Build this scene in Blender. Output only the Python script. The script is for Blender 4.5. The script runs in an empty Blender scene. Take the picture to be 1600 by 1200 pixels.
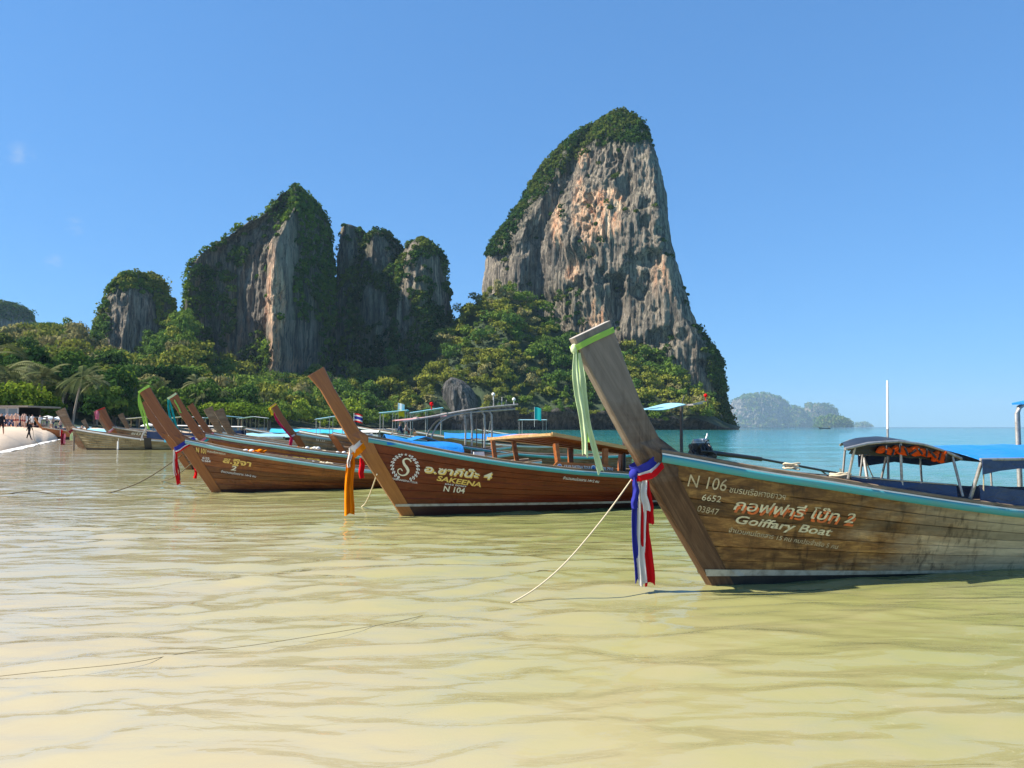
import bpy, math, random
import numpy as np
from mathutils import Vector, Matrix, Euler

# ------------------------------------------------------------------ camera, sky, sun, exposure
scene = bpy.context.scene
R = math.radians
HC, FPX, PITCH = 1.6, 1200.0, math.atan(67 / 1200)
cd = bpy.data.cameras.new("camera")
cam = bpy.data.objects.new("camera", cd)
scene.collection.objects.link(cam)
cam.location = (0, 0, HC)
cam.rotation_euler = (R(90) + PITCH, 0, 0)
cd.sensor_width = 36.0
cd.lens = 36.0 * FPX / 1600
cd.clip_start, cd.clip_end = 0.05, 30000
scene.camera = cam

SUN_EL, SUN_AZ = R(46), R(188)          # azimuth from +X, counter-clockwise: sun on the left
sun_dir = Vector((math.cos(SUN_EL) * math.cos(SUN_AZ), math.cos(SUN_EL) * math.sin(SUN_AZ), math.sin(SUN_EL)))
sl = bpy.data.lights.new("sun", 'SUN')
sl.energy, sl.angle, sl.color = 5.0, R(0.53), (1.0, 0.93, 0.82)
so = bpy.data.objects.new("sun", sl)
so.rotation_euler = sun_dir.to_track_quat('Z', 'Y').to_euler()
so.location = (-40, -20, 60)
scene.collection.objects.link(so)

world = bpy.data.worlds.new("World")
scene.world = world
world.use_nodes = True
wt = world.node_tree
wt.nodes.clear()
wo = wt.nodes.new('ShaderNodeOutputWorld')
bg = wt.nodes.new('ShaderNodeBackground')
sky = wt.nodes.new('ShaderNodeTexSky')
sky.sky_type = 'NISHITA'
sky.sun_disc = False
sky.sun_elevation = SUN_EL
sky.sun_rotation = R(90) - SUN_AZ
sky.air_density, sky.dust_density, sky.ozone_density = 1.0, 0.0, 6.0
gm = wt.nodes.new('ShaderNodeGamma')                     # soft, even grading of the whole sky
gm.inputs['Gamma'].default_value = 0.5
bg.inputs['Strength'].default_value = 0.11
wt.links.new(sky.outputs[0], gm.inputs['Color'])
tn = wt.nodes.new('ShaderNodeMix'); tn.data_type = 'RGBA'; tn.blend_type = 'MULTIPLY'
tn.inputs[0].default_value = 1.0
tn.inputs[7].default_value = (0.53, 1.04, 1.66, 1)
wt.links.new(gm.outputs[0], tn.inputs[6])
# three faint wisps of cloud low on the left of the sky
wc = wt.nodes.new('ShaderNodeTexCoord')
def wmath(op, a, b=0.0):
    nd = wt.nodes.new('ShaderNodeMath'); nd.operation = op
    for i, v in enumerate((a, b)):
        if isinstance(v, (int, float)): nd.inputs[i].default_value = v
        else: wt.links.new(v, nd.inputs[i])
    return nd.outputs[0]
wn = wt.nodes.new('ShaderNodeTexNoise'); wm = wt.nodes.new('ShaderNodeMapping')
wm.inputs['Scale'].default_value = (60, 60, 140)
wt.links.new(wc.outputs['Generated'], wm.inputs[0]); wt.links.new(wm.outputs[0], wn.inputs['Vector'])
wn.inputs['Scale'].default_value = 1.0; wn.inputs['Detail'].default_value = 6
acc = 0.0
for dx, dz, rad_ in ((-0.523, 0.289, 0.016), (-0.487, 0.223, 0.012), (-0.508, 0.182, 0.011)):
    dv = Vector((dx, math.sqrt(1 - dx * dx - dz * dz), dz))
    ds = wt.nodes.new('ShaderNodeVectorMath'); ds.operation = 'DISTANCE'
    wt.links.new(wc.outputs['Generated'], ds.inputs[0]); ds.inputs[1].default_value = dv
    acc = wmath('ADD', acc, wmath('MAXIMUM', wmath('SUBTRACT', 1.0, wmath('DIVIDE', ds.outputs['Value'], rad_)), 0.0))
wf = wmath('MULTIPLY', wmath('MULTIPLY', acc, wmath('MAXIMUM', wmath('SUBTRACT', wn.outputs['Fac'], 0.42), 0.0)), 1.6)
cw_ = wt.nodes.new('ShaderNodeMix'); cw_.data_type = 'RGBA'
wt.links.new(wf, cw_.inputs[0]); wt.links.new(tn.outputs[2], cw_.inputs[6]); cw_.inputs[7].default_value = (2.4, 2.9, 3.6, 1)
wt.links.new(cw_.outputs[2], bg.inputs['Color'])
wt.links.new(bg.outputs[0], wo.inputs['Surface'])

vs = scene.view_settings
vs.view_transform = 'Standard'
vs.look = 'None'
vs.exposure, vs.gamma = 1.12, 1.0
vs.use_curve_mapping = False
scene.cycles.use_denoising = True
scene.cycles.max_bounces = 6
scene.cycles.diffuse_bounces = 2
scene.cycles.glossy_bounces = 3
scene.cycles.transparent_max_bounces = 6
scene.cycles.volume_bounces = 0
scene.cycles.sample_clamp_indirect = 4.0
rng = np.random.default_rng(7)
random.seed(7)
COL = scene.collection

# ------------------------------------------------------------------ helpers
def at(px, py, Y):
    a, b = (px - 800) / FPX, (600 - py) / FPX
    d = (a, math.cos(PITCH) - b * math.sin(PITCH), math.sin(PITCH) + b * math.cos(PITCH))
    t = Y / d[1]
    return Vector((d[0] * t, Y, HC + d[2] * t))

def hash3(ix, iy, iz):
    h = (ix.astype(np.int64) * 73856093) ^ (iy.astype(np.int64) * 19349663) ^ (iz.astype(np.int64) * 83492791)
    h = (h ^ (h >> 13)) * 1274126177
    h = h & 0x7fffffff
    h = (h ^ (h >> 15)) * 2246822519 & 0x7fffffff
    return (h & 0xffff) / 65535.0

def vnoise(x, y, z):
    ix, iy, iz = np.floor(x), np.floor(y), np.floor(z)
    fx, fy, fz = x - ix, y - iy, z - iz
    fx, fy, fz = fx * fx * (3 - 2 * fx), fy * fy * (3 - 2 * fy), fz * fz * (3 - 2 * fz)
    r = 0
    for dx in (0, 1):
        wx = fx if dx else 1 - fx
        for dy in (0, 1):
            wy = fy if dy else 1 - fy
            for dz in (0, 1):
                wz = fz if dz else 1 - fz
                r = r + wx * wy * wz * hash3(ix + dx, iy + dy, iz + dz)
    return r

def fbm(x, y, z, o=4, g=0.5):
    x, y, z = np.broadcast_arrays(np.asarray(x, float), np.asarray(y, float), np.asarray(z, float))
    r, a, s, f = 0, 1.0, 0, 1.0
    for i in range(o):
        r = r + a * vnoise(x * f + 17.3 * i, y * f + 5.1 * i, z * f + 9.7 * i)
        s += a
        a *= g
        f *= 2.03
    return r / s

def mesh_np(name, V, F, mats=None, smooth=False, mi=None):
    """F: (n,3) or (n,4) int array"""
    V = np.ascontiguousarray(V, dtype=np.float32)
    F = np.ascontiguousarray(F, dtype=np.int32)
    me = bpy.data.meshes.new(name)
    n, k = F.shape
    me.vertices.add(len(V))
    me.vertices.foreach_set('co', V.ravel())
    me.loops.add(n * k)
    me.loops.foreach_set('vertex_index', F.ravel())
    me.polygons.add(n)
    me.polygons.foreach_set('loop_start', np.arange(0, n * k, k, dtype=np.int32))
    if smooth:
        me.polygons.foreach_set('use_smooth', np.ones(n, dtype=bool))
    if mi is not None:
        me.polygons.foreach_set('material_index', np.asarray(mi, dtype=np.int32))
    me.update(calc_edges=True)
    for m in (mats or []):
        me.materials.append(m)
    return me

def link(name, me, parent=None, loc=None):
    o = bpy.data.objects.new(name, me)
    COL.objects.link(o)
    if parent is not None:
        o.parent = parent
    if loc is not None:
        o.location = loc
    return o

def tag(o, label=None, cat=None, group=None, kind=None):
    if label: o['label'] = label
    if cat: o['category'] = cat
    if group: o['group'] = group
    if kind: o['kind'] = kind
    return o

def empty(name, loc=(0, 0, 0), rz=0.0, sc=1.0):
    o = bpy.data.objects.new(name, None)
    o.empty_display_size = 0.3
    COL.objects.link(o)
    o.location = loc
    o.rotation_euler = (0, 0, rz)
    o.scale = (sc, sc, sc)
    return o

def dup(o, loc=None, rz=None, sc=None):
    c = o.copy()
    COL.objects.link(c)
    if loc is not None: c.location = loc
    if rz is not None: c.rotation_euler = (0, 0, rz)
    if sc is not None: c.scale = (sc, sc, sc) if not hasattr(sc, '__len__') else sc
    for ch in o.children:
        d = ch.copy()
        COL.objects.link(d)
        d.parent = c
        for g in ch.children:
            e = g.copy()
            COL.objects.link(e)
            e.parent = d
    return c

def grid_faces(n, m, closed=False):
    i, j = np.meshgrid(np.arange(n - 1), np.arange(m if closed else m - 1), indexing='ij')
    j2 = (j + 1) % m
    return np.stack([i * m + j, i * m + j2, (i + 1) * m + j2, (i + 1) * m + j], -1).reshape(-1, 4)

class MB:
    def __init__(s):
        s.v, s.f, s.m, s.sm = [], [], [], []
    def add(s, V, F, mi=0, smooth=False):
        o = len(s.v)
        s.v += [tuple(map(float, p)) for p in V]
        for f in F:
            s.f.append(tuple(int(i) + o for i in f))
            s.m.append(mi)
            s.sm.append(smooth)
    def box(s, c, size, rot=None, mi=0):
        x, y, z = [q / 2 for q in size]
        P = [Vector((a * x, b * y, d * z)) for a in (-1, 1) for b in (-1, 1) for d in (-1, 1)]
        if rot is not None:
            M = Euler(rot).to_matrix() if not isinstance(rot, Matrix) else rot
            P = [M @ p for p in P]
        P = [p + Vector(c) for p in P]
        s.add(P, [(0, 1, 3, 2), (4, 6, 7, 5), (0, 4, 5, 1), (2, 3, 7, 6), (0, 2, 6, 4), (1, 5, 7, 3)], mi)
    def beam(s, a, b, w, h, mi=0):
        a, b = Vector(a), Vector(b)
        d = b - a
        q = d.to_track_quat('X', 'Z').to_matrix()
        s.box((a + b) / 2, (d.length, w, h), q, mi)
    def tube(s, pts, r, n=8, mi=0, cap=True, smooth=True):
        pts = [Vector(p) for p in pts]
        rs = r if hasattr(r, '__len__') else [r] * len(pts)
        V, k = [], len(pts)
        up = Vector((0.13, 0.21, 1)).normalized()
        for i, p in enumerate(pts):
            t = (pts[min(i + 1, k - 1)] - pts[max(i - 1, 0)])
            t = t.normalized() if t.length > 1e-9 else Vector((0, 0, 1))
            a = t.cross(up)
            if a.length < 0.05: a = t.cross(Vector((1, 0, 0)))
            a.normalize()
            b = t.cross(a)
            for j in range(n):
                th = 2 * math.pi * j / n
                V.append(p + (a * math.cos(th) + b * math.sin(th)) * rs[i])
        F = [(i * n + j, i * n + (j + 1) % n, (i + 1) * n + (j + 1) % n, (i + 1) * n + j) for i in range(k - 1) for j in range(n)]
        s.add(V, F, mi, smooth)
        if cap:
            s.add(V[:n][::-1], [tuple(range(n))], mi)
            s.add(V[-n:], [tuple(range(n))], mi)
    def grid(s, P, mi=0, smooth=True, closed=False):
        P = np.asarray(P, float)
        n, m = P.shape[:2]
        s.add(P.reshape(-1, 3), grid_faces(n, m, closed), mi, smooth)
    def sheet(s, P, th, mi=0, smooth=True):
        """a grid of points given thickness th along -normal (approx), closed at its rim"""
        P = np.asarray(P, float)
        n, m = P.shape[:2]
        du = np.gradient(P, axis=0); dv = np.gradient(P, axis=1)
        N = np.cross(du, dv)
        N /= np.maximum(np.linalg.norm(N, axis=-1, keepdims=True), 1e-9)
        Q = P - N * th
        s.grid(P, mi, smooth)
        s.grid(Q[:, ::-1], mi, smooth)
        for a, b in ((P[0], Q[0]), (Q[-1], P[-1]), (Q[:, 0], P[:, 0]), (P[:, -1], Q[:, -1])):
            s.grid(np.stack([a, b]), mi, False)
    def lathe(s, prof, n=14, c=(0, 0, 0), mi=0):
        P = [[(c[0] + r * math.cos(2 * math.pi * j / n), c[1] + r * math.sin(2 * math.pi * j / n), c[2] + z) for j in range(n)] for r, z in prof]
        s.grid(P, mi, True, True)
    def ball(s, c, r, n=10, k=7, mi=0):
        rr = r if hasattr(r, '__len__') else (r, r, r)
        P = [[(c[0] + rr[0] * math.sin(math.pi * i / k) * math.cos(2 * math.pi * j / n), c[1] + rr[1] * math.sin(math.pi * i / k) * math.sin(2 * math.pi * j / n), c[2] + rr[2] * math.cos(math.pi * i / k)) for j in range(n)] for i in range(k + 1)]
        s.grid(P, mi, True, True)
    def build(s, name, mat, parent=None, loc=None):
        me = bpy.data.meshes.new(name)
        me.from_pydata(s.v, [], s.f)
        me.polygons.foreach_set('material_index', s.m)
        me.polygons.foreach_set('use_smooth', s.sm)
        for m in (mat if isinstance(mat, (list, tuple)) else [mat]):
            me.materials.append(m)
        me.update()
        return link(name, me, parent, loc)

# ------------------------------------------------------------------ materials
class NT:
    def __init__(s, name):
        s.mat = bpy.data.materials.new(name)
        s.mat.use_nodes = True
        s.t = s.mat.node_tree
        s.t.nodes.clear()
        s.out = s.n('ShaderNodeOutputMaterial')
    def n(s, typ, **kw):
        nd = s.t.nodes.new(typ)
        for k, v in kw.items():
            setattr(nd, k, v)
        return nd
    def l(s, a, b):
        s.t.links.new(a, b)
    def setv(s, inp, v):
        if hasattr(v, 'is_linked') or hasattr(v, 'links'):
            s.l(v, inp)
        else:
            if hasattr(inp.default_value, '__len__') and not hasattr(v, '__len__'):
                v = (v, v, v)
            if hasattr(inp.default_value, '__len__') and len(inp.default_value) == 4 and len(v) == 3:
                v = (*v, 1)
            inp.default_value = v
    def math(s, op, a, b=0.0, c=None):
        nd = s.n('ShaderNodeMath', operation=op)
        s.setv(nd.inputs[0], a); s.setv(nd.inputs[1], b)
        if c is not None: s.setv(nd.inputs[2], c)
        return nd.outputs[0]
    def mix(s, f, a, b, mode='MIX'):
        nd = s.n('ShaderNodeMix', data_type='RGBA', blend_type=mode)
        s.setv(nd.inputs[0], f); s.setv(nd.inputs[6], a); s.setv(nd.inputs[7], b)
        return nd.outputs[2]
    def ramp(s, f, stops, interp='LINEAR'):
        nd = s.n('ShaderNodeValToRGB')
        cr = nd.color_ramp
        cr.interpolation = interp
        while len(cr.elements) < len(stops): cr.elements.new(0.5)
        for e, (p, c) in zip(cr.elements, stops):
            e.position = p
            e.color = (*c, 1) if hasattr(c, '__len__') else (c, c, c, 1)
        s.l(f, nd.inputs[0])
        return nd.outputs[0]
    def coord(s, which='Object', scale=(1, 1, 1)):
        if which == 'World':
            c = s.n('ShaderNodeNewGeometry').outputs['Position']
        else:
            c = s.n('ShaderNodeTexCoord').outputs[which]
        mp = s.n('ShaderNodeMapping')
        mp.inputs['Scale'].default_value = scale
        s.l(c, mp.inputs[0])
        return mp.outputs[0]
    def noise(s, vec, scale=5.0, detail=4.0, rough=0.55, dist=0.0):
        nd = s.n('ShaderNodeTexNoise')
        nd.inputs['Scale'].default_value = scale
        nd.inputs['Detail'].default_value = detail
        nd.inputs['Roughness'].default_value = rough
        nd.inputs['Distortion'].default_value = dist
        s.l(vec, nd.inputs['Vector'])
        return nd.outputs['Fac']
    def bump(s, h, strength=0.3, dist=0.02):
        nd = s.n('ShaderNodeBump')
        nd.inputs['Strength'].default_value = strength
        nd.inputs['Distance'].default_value = dist
        s.l(h, nd.inputs['Height'])
        return nd.outputs[0]
    def bsdf(s, color, rough=0.6, spec=0.5, normal=None, coat=0.0, metal=0.0, sheen=0.0):
        b = s.n('ShaderNodeBsdfPrincipled')
        s.setv(b.inputs['Base Color'], color)
        s.setv(b.inputs['Roughness'], rough)
        s.setv(b.inputs['Specular IOR Level'], spec)
        s.setv(b.inputs['Metallic'], metal)
        s.setv(b.inputs['Coat Weight'], coat)
        b.inputs['Coat Roughness'].default_value = 0.12
        if normal is not None: s.l(normal, b.inputs['Normal'])
        s.l(b.outputs[0], s.out.inputs[0])
        return b
    def attr(s, name, out='Fac'):
        a = s.n('ShaderNodeAttribute')
        a.attribute_name = name
        return a.outputs[out]
    def rand(s):
        return s.n('ShaderNodeObjectInfo').outputs['Random']

def paint(name, c, rough=0.45, dirt=0.25, scale=6.0, dirtc=None, spec=0.5):
    t = NT(name)
    v = t.coord('Object')
    n = t.noise(v, scale, 6, 0.65)
    f = t.ramp(n, [(0.42, 0.0), (0.72, 1.0)])
    d = dirtc or tuple(q * 0.45 for q in c)
    col = t.mix(t.math('MULTIPLY', f, dirt), c, d)
    n2 = t.noise(v, scale * 7, 4)
    t.bsdf(col, rough, spec, t.bump(n2, 0.15, 0.004))
    return t.mat

def cloth(name, c, trans=0.25, var=0.2):
    t = NT(name)
    v = t.coord('Object')
    n = t.noise(v, 9, 4)
    col = t.mix(t.math('MULTIPLY', n, var), c, tuple(q * 0.55 for q in c))
    w = t.noise(t.coord('Object', (160, 160, 160)), 1, 2)
    d = t.n('ShaderNodeBsdfDiffuse'); tr = t.n('ShaderNodeBsdfTranslucent'); mx = t.n('ShaderNodeMixShader')
    nb = t.bump(w, 0.2, 0.003)
    t.l(col, d.inputs[0]); t.l(col, tr.inputs[0]); t.l(nb, d.inputs['Normal'])
    mx.inputs[0].default_value = trans
    t.l(d.outputs[0], mx.inputs[1]); t.l(tr.outputs[0], mx.inputs[2]); t.l(mx.outputs[0], t.out.inputs[0])
    return t.mat

def wood(name, dark, mid, light, rough=0.45, coat=0.0, tone=0.25, grain=1.0, weather=None, wx=None, drips=0.0, spec=0.35, prow=False, wz=None):
    """timber with grain along x; weather = colour of bare grey timber, wx = (x0, x1) where varnish has worn away"""
    t = NT(name)
    if prow:                                            # the timber leans forward: grain runs up along it
        rot = t.n('ShaderNodeMapping'); rot.inputs['Rotation'].default_value = (0, R(32), 0)
        t.l(t.n('ShaderNodeTexCoord').outputs['Object'], rot.inputs[0])
        def sc(v):
            mp = t.n('ShaderNodeMapping'); mp.inputs['Scale'].default_value = v
            t.l(rot.outputs[0], mp.inputs[0]); return mp.outputs[0]
        g1 = t.noise(sc((15, 15, 1.0)), 1.0 * grain, 6, 0.65, 0.5)
        g2 = t.noise(sc((70, 70, 5)), 1.0, 4, 0.65)
    else:
        g1 = t.noise(t.coord('Object', (1.1, 16, 16)), 1.0 * grain, 6, 0.6, 0.6)
        g2 = t.noise(t.coord('Object', (5, 90, 90)), 1.0, 4, 0.6)
    col = t.ramp(g1, [(0.25, dark), (0.5, mid), (0.75, light)])
    col = t.mix(t.math('MULTIPLY', t.ramp(g2, [(0.35, 1.0), (0.6, 0.0)]), 0.35), col, dark)
    if weather:
        x = t.n('ShaderNodeSeparateXYZ')
        t.l(t.coord('Object'), x.inputs[0])
        big = t.noise(t.coord('Object', (0.9, 2.2, 2.2)), 1.3, 5, 0.65)
        if wx:
            fx = t.math('DIVIDE', t.math('SUBTRACT', x.outputs[0], wx[0]), wx[1] - wx[0])
            f = t.math('ADD', fx, t.math('MULTIPLY', t.math('SUBTRACT', big, 0.5), 2.2))
        elif wz:
            fx = t.math('DIVIDE', t.math('SUBTRACT', x.outputs[2], wz[0]), wz[1] - wz[0])
            f = t.math('ADD', fx, t.math('MULTIPLY', t.math('SUBTRACT', big, 0.5), 2.2))
        else:
            f = t.math('MULTIPLY', t.math('SUBTRACT', big, 0.38), 4)
        cl = t.n('ShaderNodeClamp'); t.l(f, cl.inputs[0])
        wc = t.mix(t.ramp(g1, [(0.3, 0.0), (0.7, 1.0)]), tuple(q * 0.6 for q in weather), weather)
        col = t.mix(t.math('MULTIPLY', cl.outputs[0], 0.9), col, wc)
    if drips:
        dn = t.noise(t.coord('Object', (9, 9, 0.9)), 1.6, 5, 0.6)
        dm = t.noise(t.coord('Object'), 1.1, 3)
        df = t.math('MULTIPLY', t.ramp(dn, [(0.52, 0.0), (0.68, 1.0)]), t.ramp(dm, [(0.4, 0.1), (0.6, 1.0)]))
        col = t.mix(t.math('MULTIPLY', df, drips), col, tuple(q * 0.35 for q in dark))
    r = t.rand()
    val = t.math('ADD', 1 - tone / 2, t.math('MULTIPLY', r, tone))
    hv = t.n('ShaderNodeHueSaturation')
    t.l(col, hv.inputs['Color']); t.l(val, hv.inputs['Value'])
    rr = t.math('ADD', rough - 0.1, t.math('MULTIPLY', g1, 0.25))
    t.bsdf(hv.outputs[0], rr, spec, t.bump(t.math('ADD', g1, t.math('MULTIPLY', g2, 0.6)), 0.25, 0.01), coat)
    return t.mat

def leafmat(name, c1, c2, c3, trans=0.25, ns=0.06):
    t = NT(name)
    w = t.noise(t.coord('World'), ns, 3, 0.6)
    w2 = t.noise(t.coord('World'), 0.55, 3, 0.6)
    f = t.math('ADD', t.math('MULTIPLY', w, 0.55), t.math('MULTIPLY', t.rand(), 0.45))
    f = t.math('ADD', f, t.math('MULTIPLY', t.math('SUBTRACT', w2, 0.5), 0.6))
    col = t.ramp(f, [(0.25, c1), (0.5, c2), (0.78, c3)])
    d = t.n('ShaderNodeBsdfDiffuse'); tr = t.n('ShaderNodeBsdfTranslucent'); mx = t.n('ShaderNodeMixShader')
    t.l(col, d.inputs[0]); t.l(col, tr.inputs[0])
    mx.inputs[0].default_value = trans
    t.l(d.outputs[0], mx.inputs[1]); t.l(tr.outputs[0], mx.inputs[2]); t.l(mx.outputs[0], t.out.inputs[0])
    return t.mat

def water_mat():
    t = NT('sea_water')
    dep = t.attr('depth')
    v = t.coord('World')
    big = t.noise(t.coord('World', (0.16, 0.30, 1)), 1.0, 4, 0.6, 0.4)
    f = t.math('ADD', t.math('LOGARITHM', t.math('MAXIMUM', dep, 1.0), 10.0), t.math('MULTIPLY', t.math('SUBTRACT', big, 0.5), 0.22))
    f = t.math('DIVIDE', f, 3.6)
    col = t.ramp(f, [(0.0, (0.44, 0.37, 0.26)), (0.15, (0.41, 0.35, 0.23)), (0.21, (0.355, 0.315, 0.185)), (0.25, (0.295, 0.27, 0.12)), (0.29, (0.225, 0.23, 0.078)),
                     (0.34, (0.15, 0.20, 0.065)), (0.40, (0.095, 0.225, 0.125)), (0.46, (0.058, 0.29, 0.26)), (0.52, (0.042, 0.33, 0.35)), (0.64, (0.024, 0.29, 0.36)),
                     (0.76, (0.014, 0.155, 0.26)), (1.0, (0.010, 0.10, 0.20))])
    # clouds of stirred sand in the shallows
    sn = t.noise(t.coord('World', (0.55, 0.9, 1)), 1.2, 6, 0.62, 1.2)
    sf = t.math('MULTIPLY', t.ramp(sn, [(0.40, 0.0), (0.64, 1.0)]), t.ramp(f, [(0.12, 0.55), (0.42, 0.0)]))
    col = t.mix(sf, col, (0.36, 0.29, 0.175))
    fine = t.noise(t.coord('World', (0.9, 2.2, 1)), 5.0, 3, 0.5, 0.4)
    mid = t.noise(t.coord('World', (0.5, 1.6, 1)), 1.9, 1, 0.5, 0.9)
    calm = t.ramp(t.noise(t.coord('World', (0.35, 0.6, 1)), 0.8, 3, 0.5, 0.5), [(0.36, 0.40), (0.6, 1.0)])
    wav = t.math('MULTIPLY', t.math('ADD', t.math('MULTIPLY', fine, 0.24), t.math('MULTIPLY', mid, 1.0)), calm)
    nb = t.bump(wav, 0.6, 0.055)
    # stirred water: a cloudy body lit evenly, under a mirror-like rippled skin
    d = t.n('ShaderNodeBsdfDiffuse'); gl = t.n('ShaderNodeBsdfGlossy'); mx = t.n('ShaderNodeMixShader'); fr = t.n('ShaderNodeFresnel')
    up = t.n('ShaderNodeCombineXYZ'); up.inputs[2].default_value = 1.0
    t.l(up.outputs[0], d.inputs['Normal']); t.l(col, d.inputs['Color'])
    gl.inputs['Roughness'].default_value = 0.03
    t.l(nb, gl.inputs['Normal']); t.l(nb, fr.inputs['Normal']); fr.inputs['IOR'].default_value = 1.45
    t.l(fr.outputs[0], mx.inputs[0]); t.l(d.outputs[0], mx.inputs[1]); t.l(gl.outputs[0], mx.inputs[2])
    t.l(mx.outputs[0], t.out.inputs[0])
    return t.mat

def rock_mat(name, base, dark, pale, orange, sc=1.0):
    t = NT(name)
    a = t.attr('tint', 'Color')
    sp = t.n('ShaderNodeSeparateColor'); t.l(a, sp.inputs[0])
    big = t.noise(t.coord('World', (0.05 * sc, 0.05 * sc, 0.02 * sc)), 1.0, 5, 0.6, 0.3)
    st = t.noise(t.coord('World', (0.28 * sc, 0.28 * sc, 0.022 * sc)), 1.0, 6, 0.65, 0.4)
    fi = t.noise(t.coord('World', (0.5 * sc, 0.5 * sc, 0.22 * sc)), 1.0, 6, 0.7, 0.2)
    col = t.ramp(big, [(0.35, base), (0.62, pale)])
    col = t.mix(t.ramp(st, [(0.46, 0.0), (0.60, 0.85)]), col, dark)
    of = t.math('MULTIPLY', sp.outputs[0], t.ramp(fi, [(0.3, 0.25), (0.55, 1.0)]))
    col = t.mix(of, col, t.mix(t.ramp(st, [(0.35, 0.0), (0.6, 1.0)]), orange[0], orange[1]))
    col = t.mix(t.math('MULTIPLY', sp.outputs[1], t.ramp(fi, [(0.38, 0.2), (0.58, 1.0)])), col, (0.055, 0.075, 0.028))
    col = t.mix(t.math('MULTIPLY', t.ramp(fi, [(0.30, 0.8), (0.46, 0.0)]), 0.8), col, dark)
    vf = t.noise(t.coord('World', (0.75 * sc, 0.75 * sc, 0.05 * sc)), 1.0, 6, 0.72, 0.5)
    col = t.mix(t.ramp(vf, [(0.50, 0.0), (0.60, 0.85)]), col, dark)
    col = t.mix(t.ramp(vf, [(0.34, 0.55), (0.44, 0.0)]), col, tuple(min(1, q * 1.5) for q in pale))
    h = t.math('ADD', t.math('ADD', t.math('MULTIPLY', st, 1.0), t.math('MULTIPLY', fi, 0.8)), t.math('MULTIPLY', vf, -0.8))
    t.bsdf(col, 0.95, 0.15, t.bump(h, 0.9, 3.0 / sc))
    return t.mat

def sand_mat():
    t = NT('sand')
    n = t.noise(t.coord('World'), 0.4, 6, 0.6)
    n2 = t.noise(t.coord('World'), 6, 5, 0.7)
    z = t.n('ShaderNodeSeparateXYZ'); t.l(t.coord('World'), z.inputs[0])
    wet = t.math('MULTIPLY', t.math('SUBTRACT', z.outputs[2], 0.02), 4.0)
    cl = t.n('ShaderNodeClamp'); t.l(wet, cl.inputs[0])
    dry = t.mix(n, (0.62, 0.49, 0.35), (0.52, 0.40, 0.28))
    col = t.mix(cl.outputs[0], (0.40, 0.30, 0.20), dry)
    t.bsdf(col, 0.85, 0.3, t.bump(n2, 0.5, 0.05))
    return t.mat

def metal(name, c, rough=0.4, rust=0.3, m=0.7):
    t = NT(name)
    n = t.noise(t.coord('Object'), 14, 6, 0.65)
    col = t.mix(t.math('MULTIPLY', t.ramp(n, [(0.45, 0.0), (0.65, 1.0)]), rust), c, (0.10, 0.06, 0.035))
    t.bsdf(col, t.math('ADD', rough, t.math('MULTIPLY', n, 0.25)), 0.5, t.bump(n, 0.2, 0.004), 0.0, m)
    return t.mat

M = {}
M['water'] = water_mat()
M['sand'] = sand_mat()
M['wood_old'] = wood('weathered_hull_wood', (0.046, 0.019, 0.006), (0.20, 0.092, 0.024), (0.50, 0.265, 0.070), 0.55, 0, 0.75, 1.0, (0.62, 0.50, 0.305), (1.6, 3.3), 0.65)
M['wood_old_stem'] = wood('weathered_prow_wood', (0.042, 0.020, 0.009), (0.115, 0.058, 0.026), (0.21, 0.12, 0.058), 0.7, 0, 0.1, 1.2, (0.27, 0.225, 0.175), None, 0.45, 0.3, True, (1.15, 1.9))
M['wood_endgrain'] = wood('pale_end_grain', (0.22, 0.19, 0.16), (0.38, 0.34, 0.29), (0.48, 0.44, 0.38), 0.75, 0, 0.1)
M['wood_red'] = wood('varnished_red_wood', (0.070, 0.008, 0.002), (0.145, 0.021, 0.0045), (0.21, 0.040, 0.008), 0.30, 0.15, 0.2, 0.8, None, None, 0.3, 0.3)
M['wood_red_stem'] = wood('varnished_prow_wood', (0.20, 0.060, 0.012), (0.33, 0.115, 0.022), (0.42, 0.165, 0.036), 0.35, 0.3, 0.12, 0.9, prow=True)
M['wood_amber'] = wood('amber_hull_wood', (0.085, 0.015, 0.003), (0.20, 0.047, 0.008), (0.34, 0.11, 0.020), 0.28, 0.2, 0.6, 0.7, None, None, 0.35, 0.5)
M['wood_amber_stem'] = wood('amber_prow_wood', (0.15, 0.042, 0.010), (0.27, 0.085, 0.018), (0.35, 0.13, 0.03), 0.4, 0.2, 0.12, 0.9, prow=True)
M['wood_olive'] = wood('olive_hull_wood', (0.085, 0.060, 0.024), (0.22, 0.165, 0.07), (0.33, 0.26, 0.125), 0.6, 0, 0.3, 0.9, (0.37, 0.31, 0.17), None, 0.5)
M['wood_orange'] = wood('orange_hull_wood', (0.25, 0.070, 0.015), (0.44, 0.145, 0.03), (0.55, 0.21, 0.05), 0.4, 0.2, 0.15)
M['wood_brown'] = wood('brown_hull_wood', (0.07, 0.030, 0.011), (0.18, 0.080, 0.027), (0.28, 0.145, 0.055), 0.5, 0.1, 0.35, 0.9, (0.28, 0.20, 0.12), None, 0.4)
M['wood_rail'] = wood('bare_rail_wood', (0.12, 0.085, 0.055), (0.24, 0.17, 0.11), (0.36, 0.27, 0.18), 0.7, 0, 0.15)
M['wood_pale'] = wood('pale_roof_wood', (0.36, 0.20, 0.07), (0.50, 0.31, 0.12), (0.62, 0.42, 0.18), 0.45, 0.2, 0.1)
M['wood_post'] = wood('red_post_wood', (0.20, 0.055, 0.016), (0.33, 0.105, 0.028), (0.42, 0.16, 0.045), 0.4, 0.25, 0.2)
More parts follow.
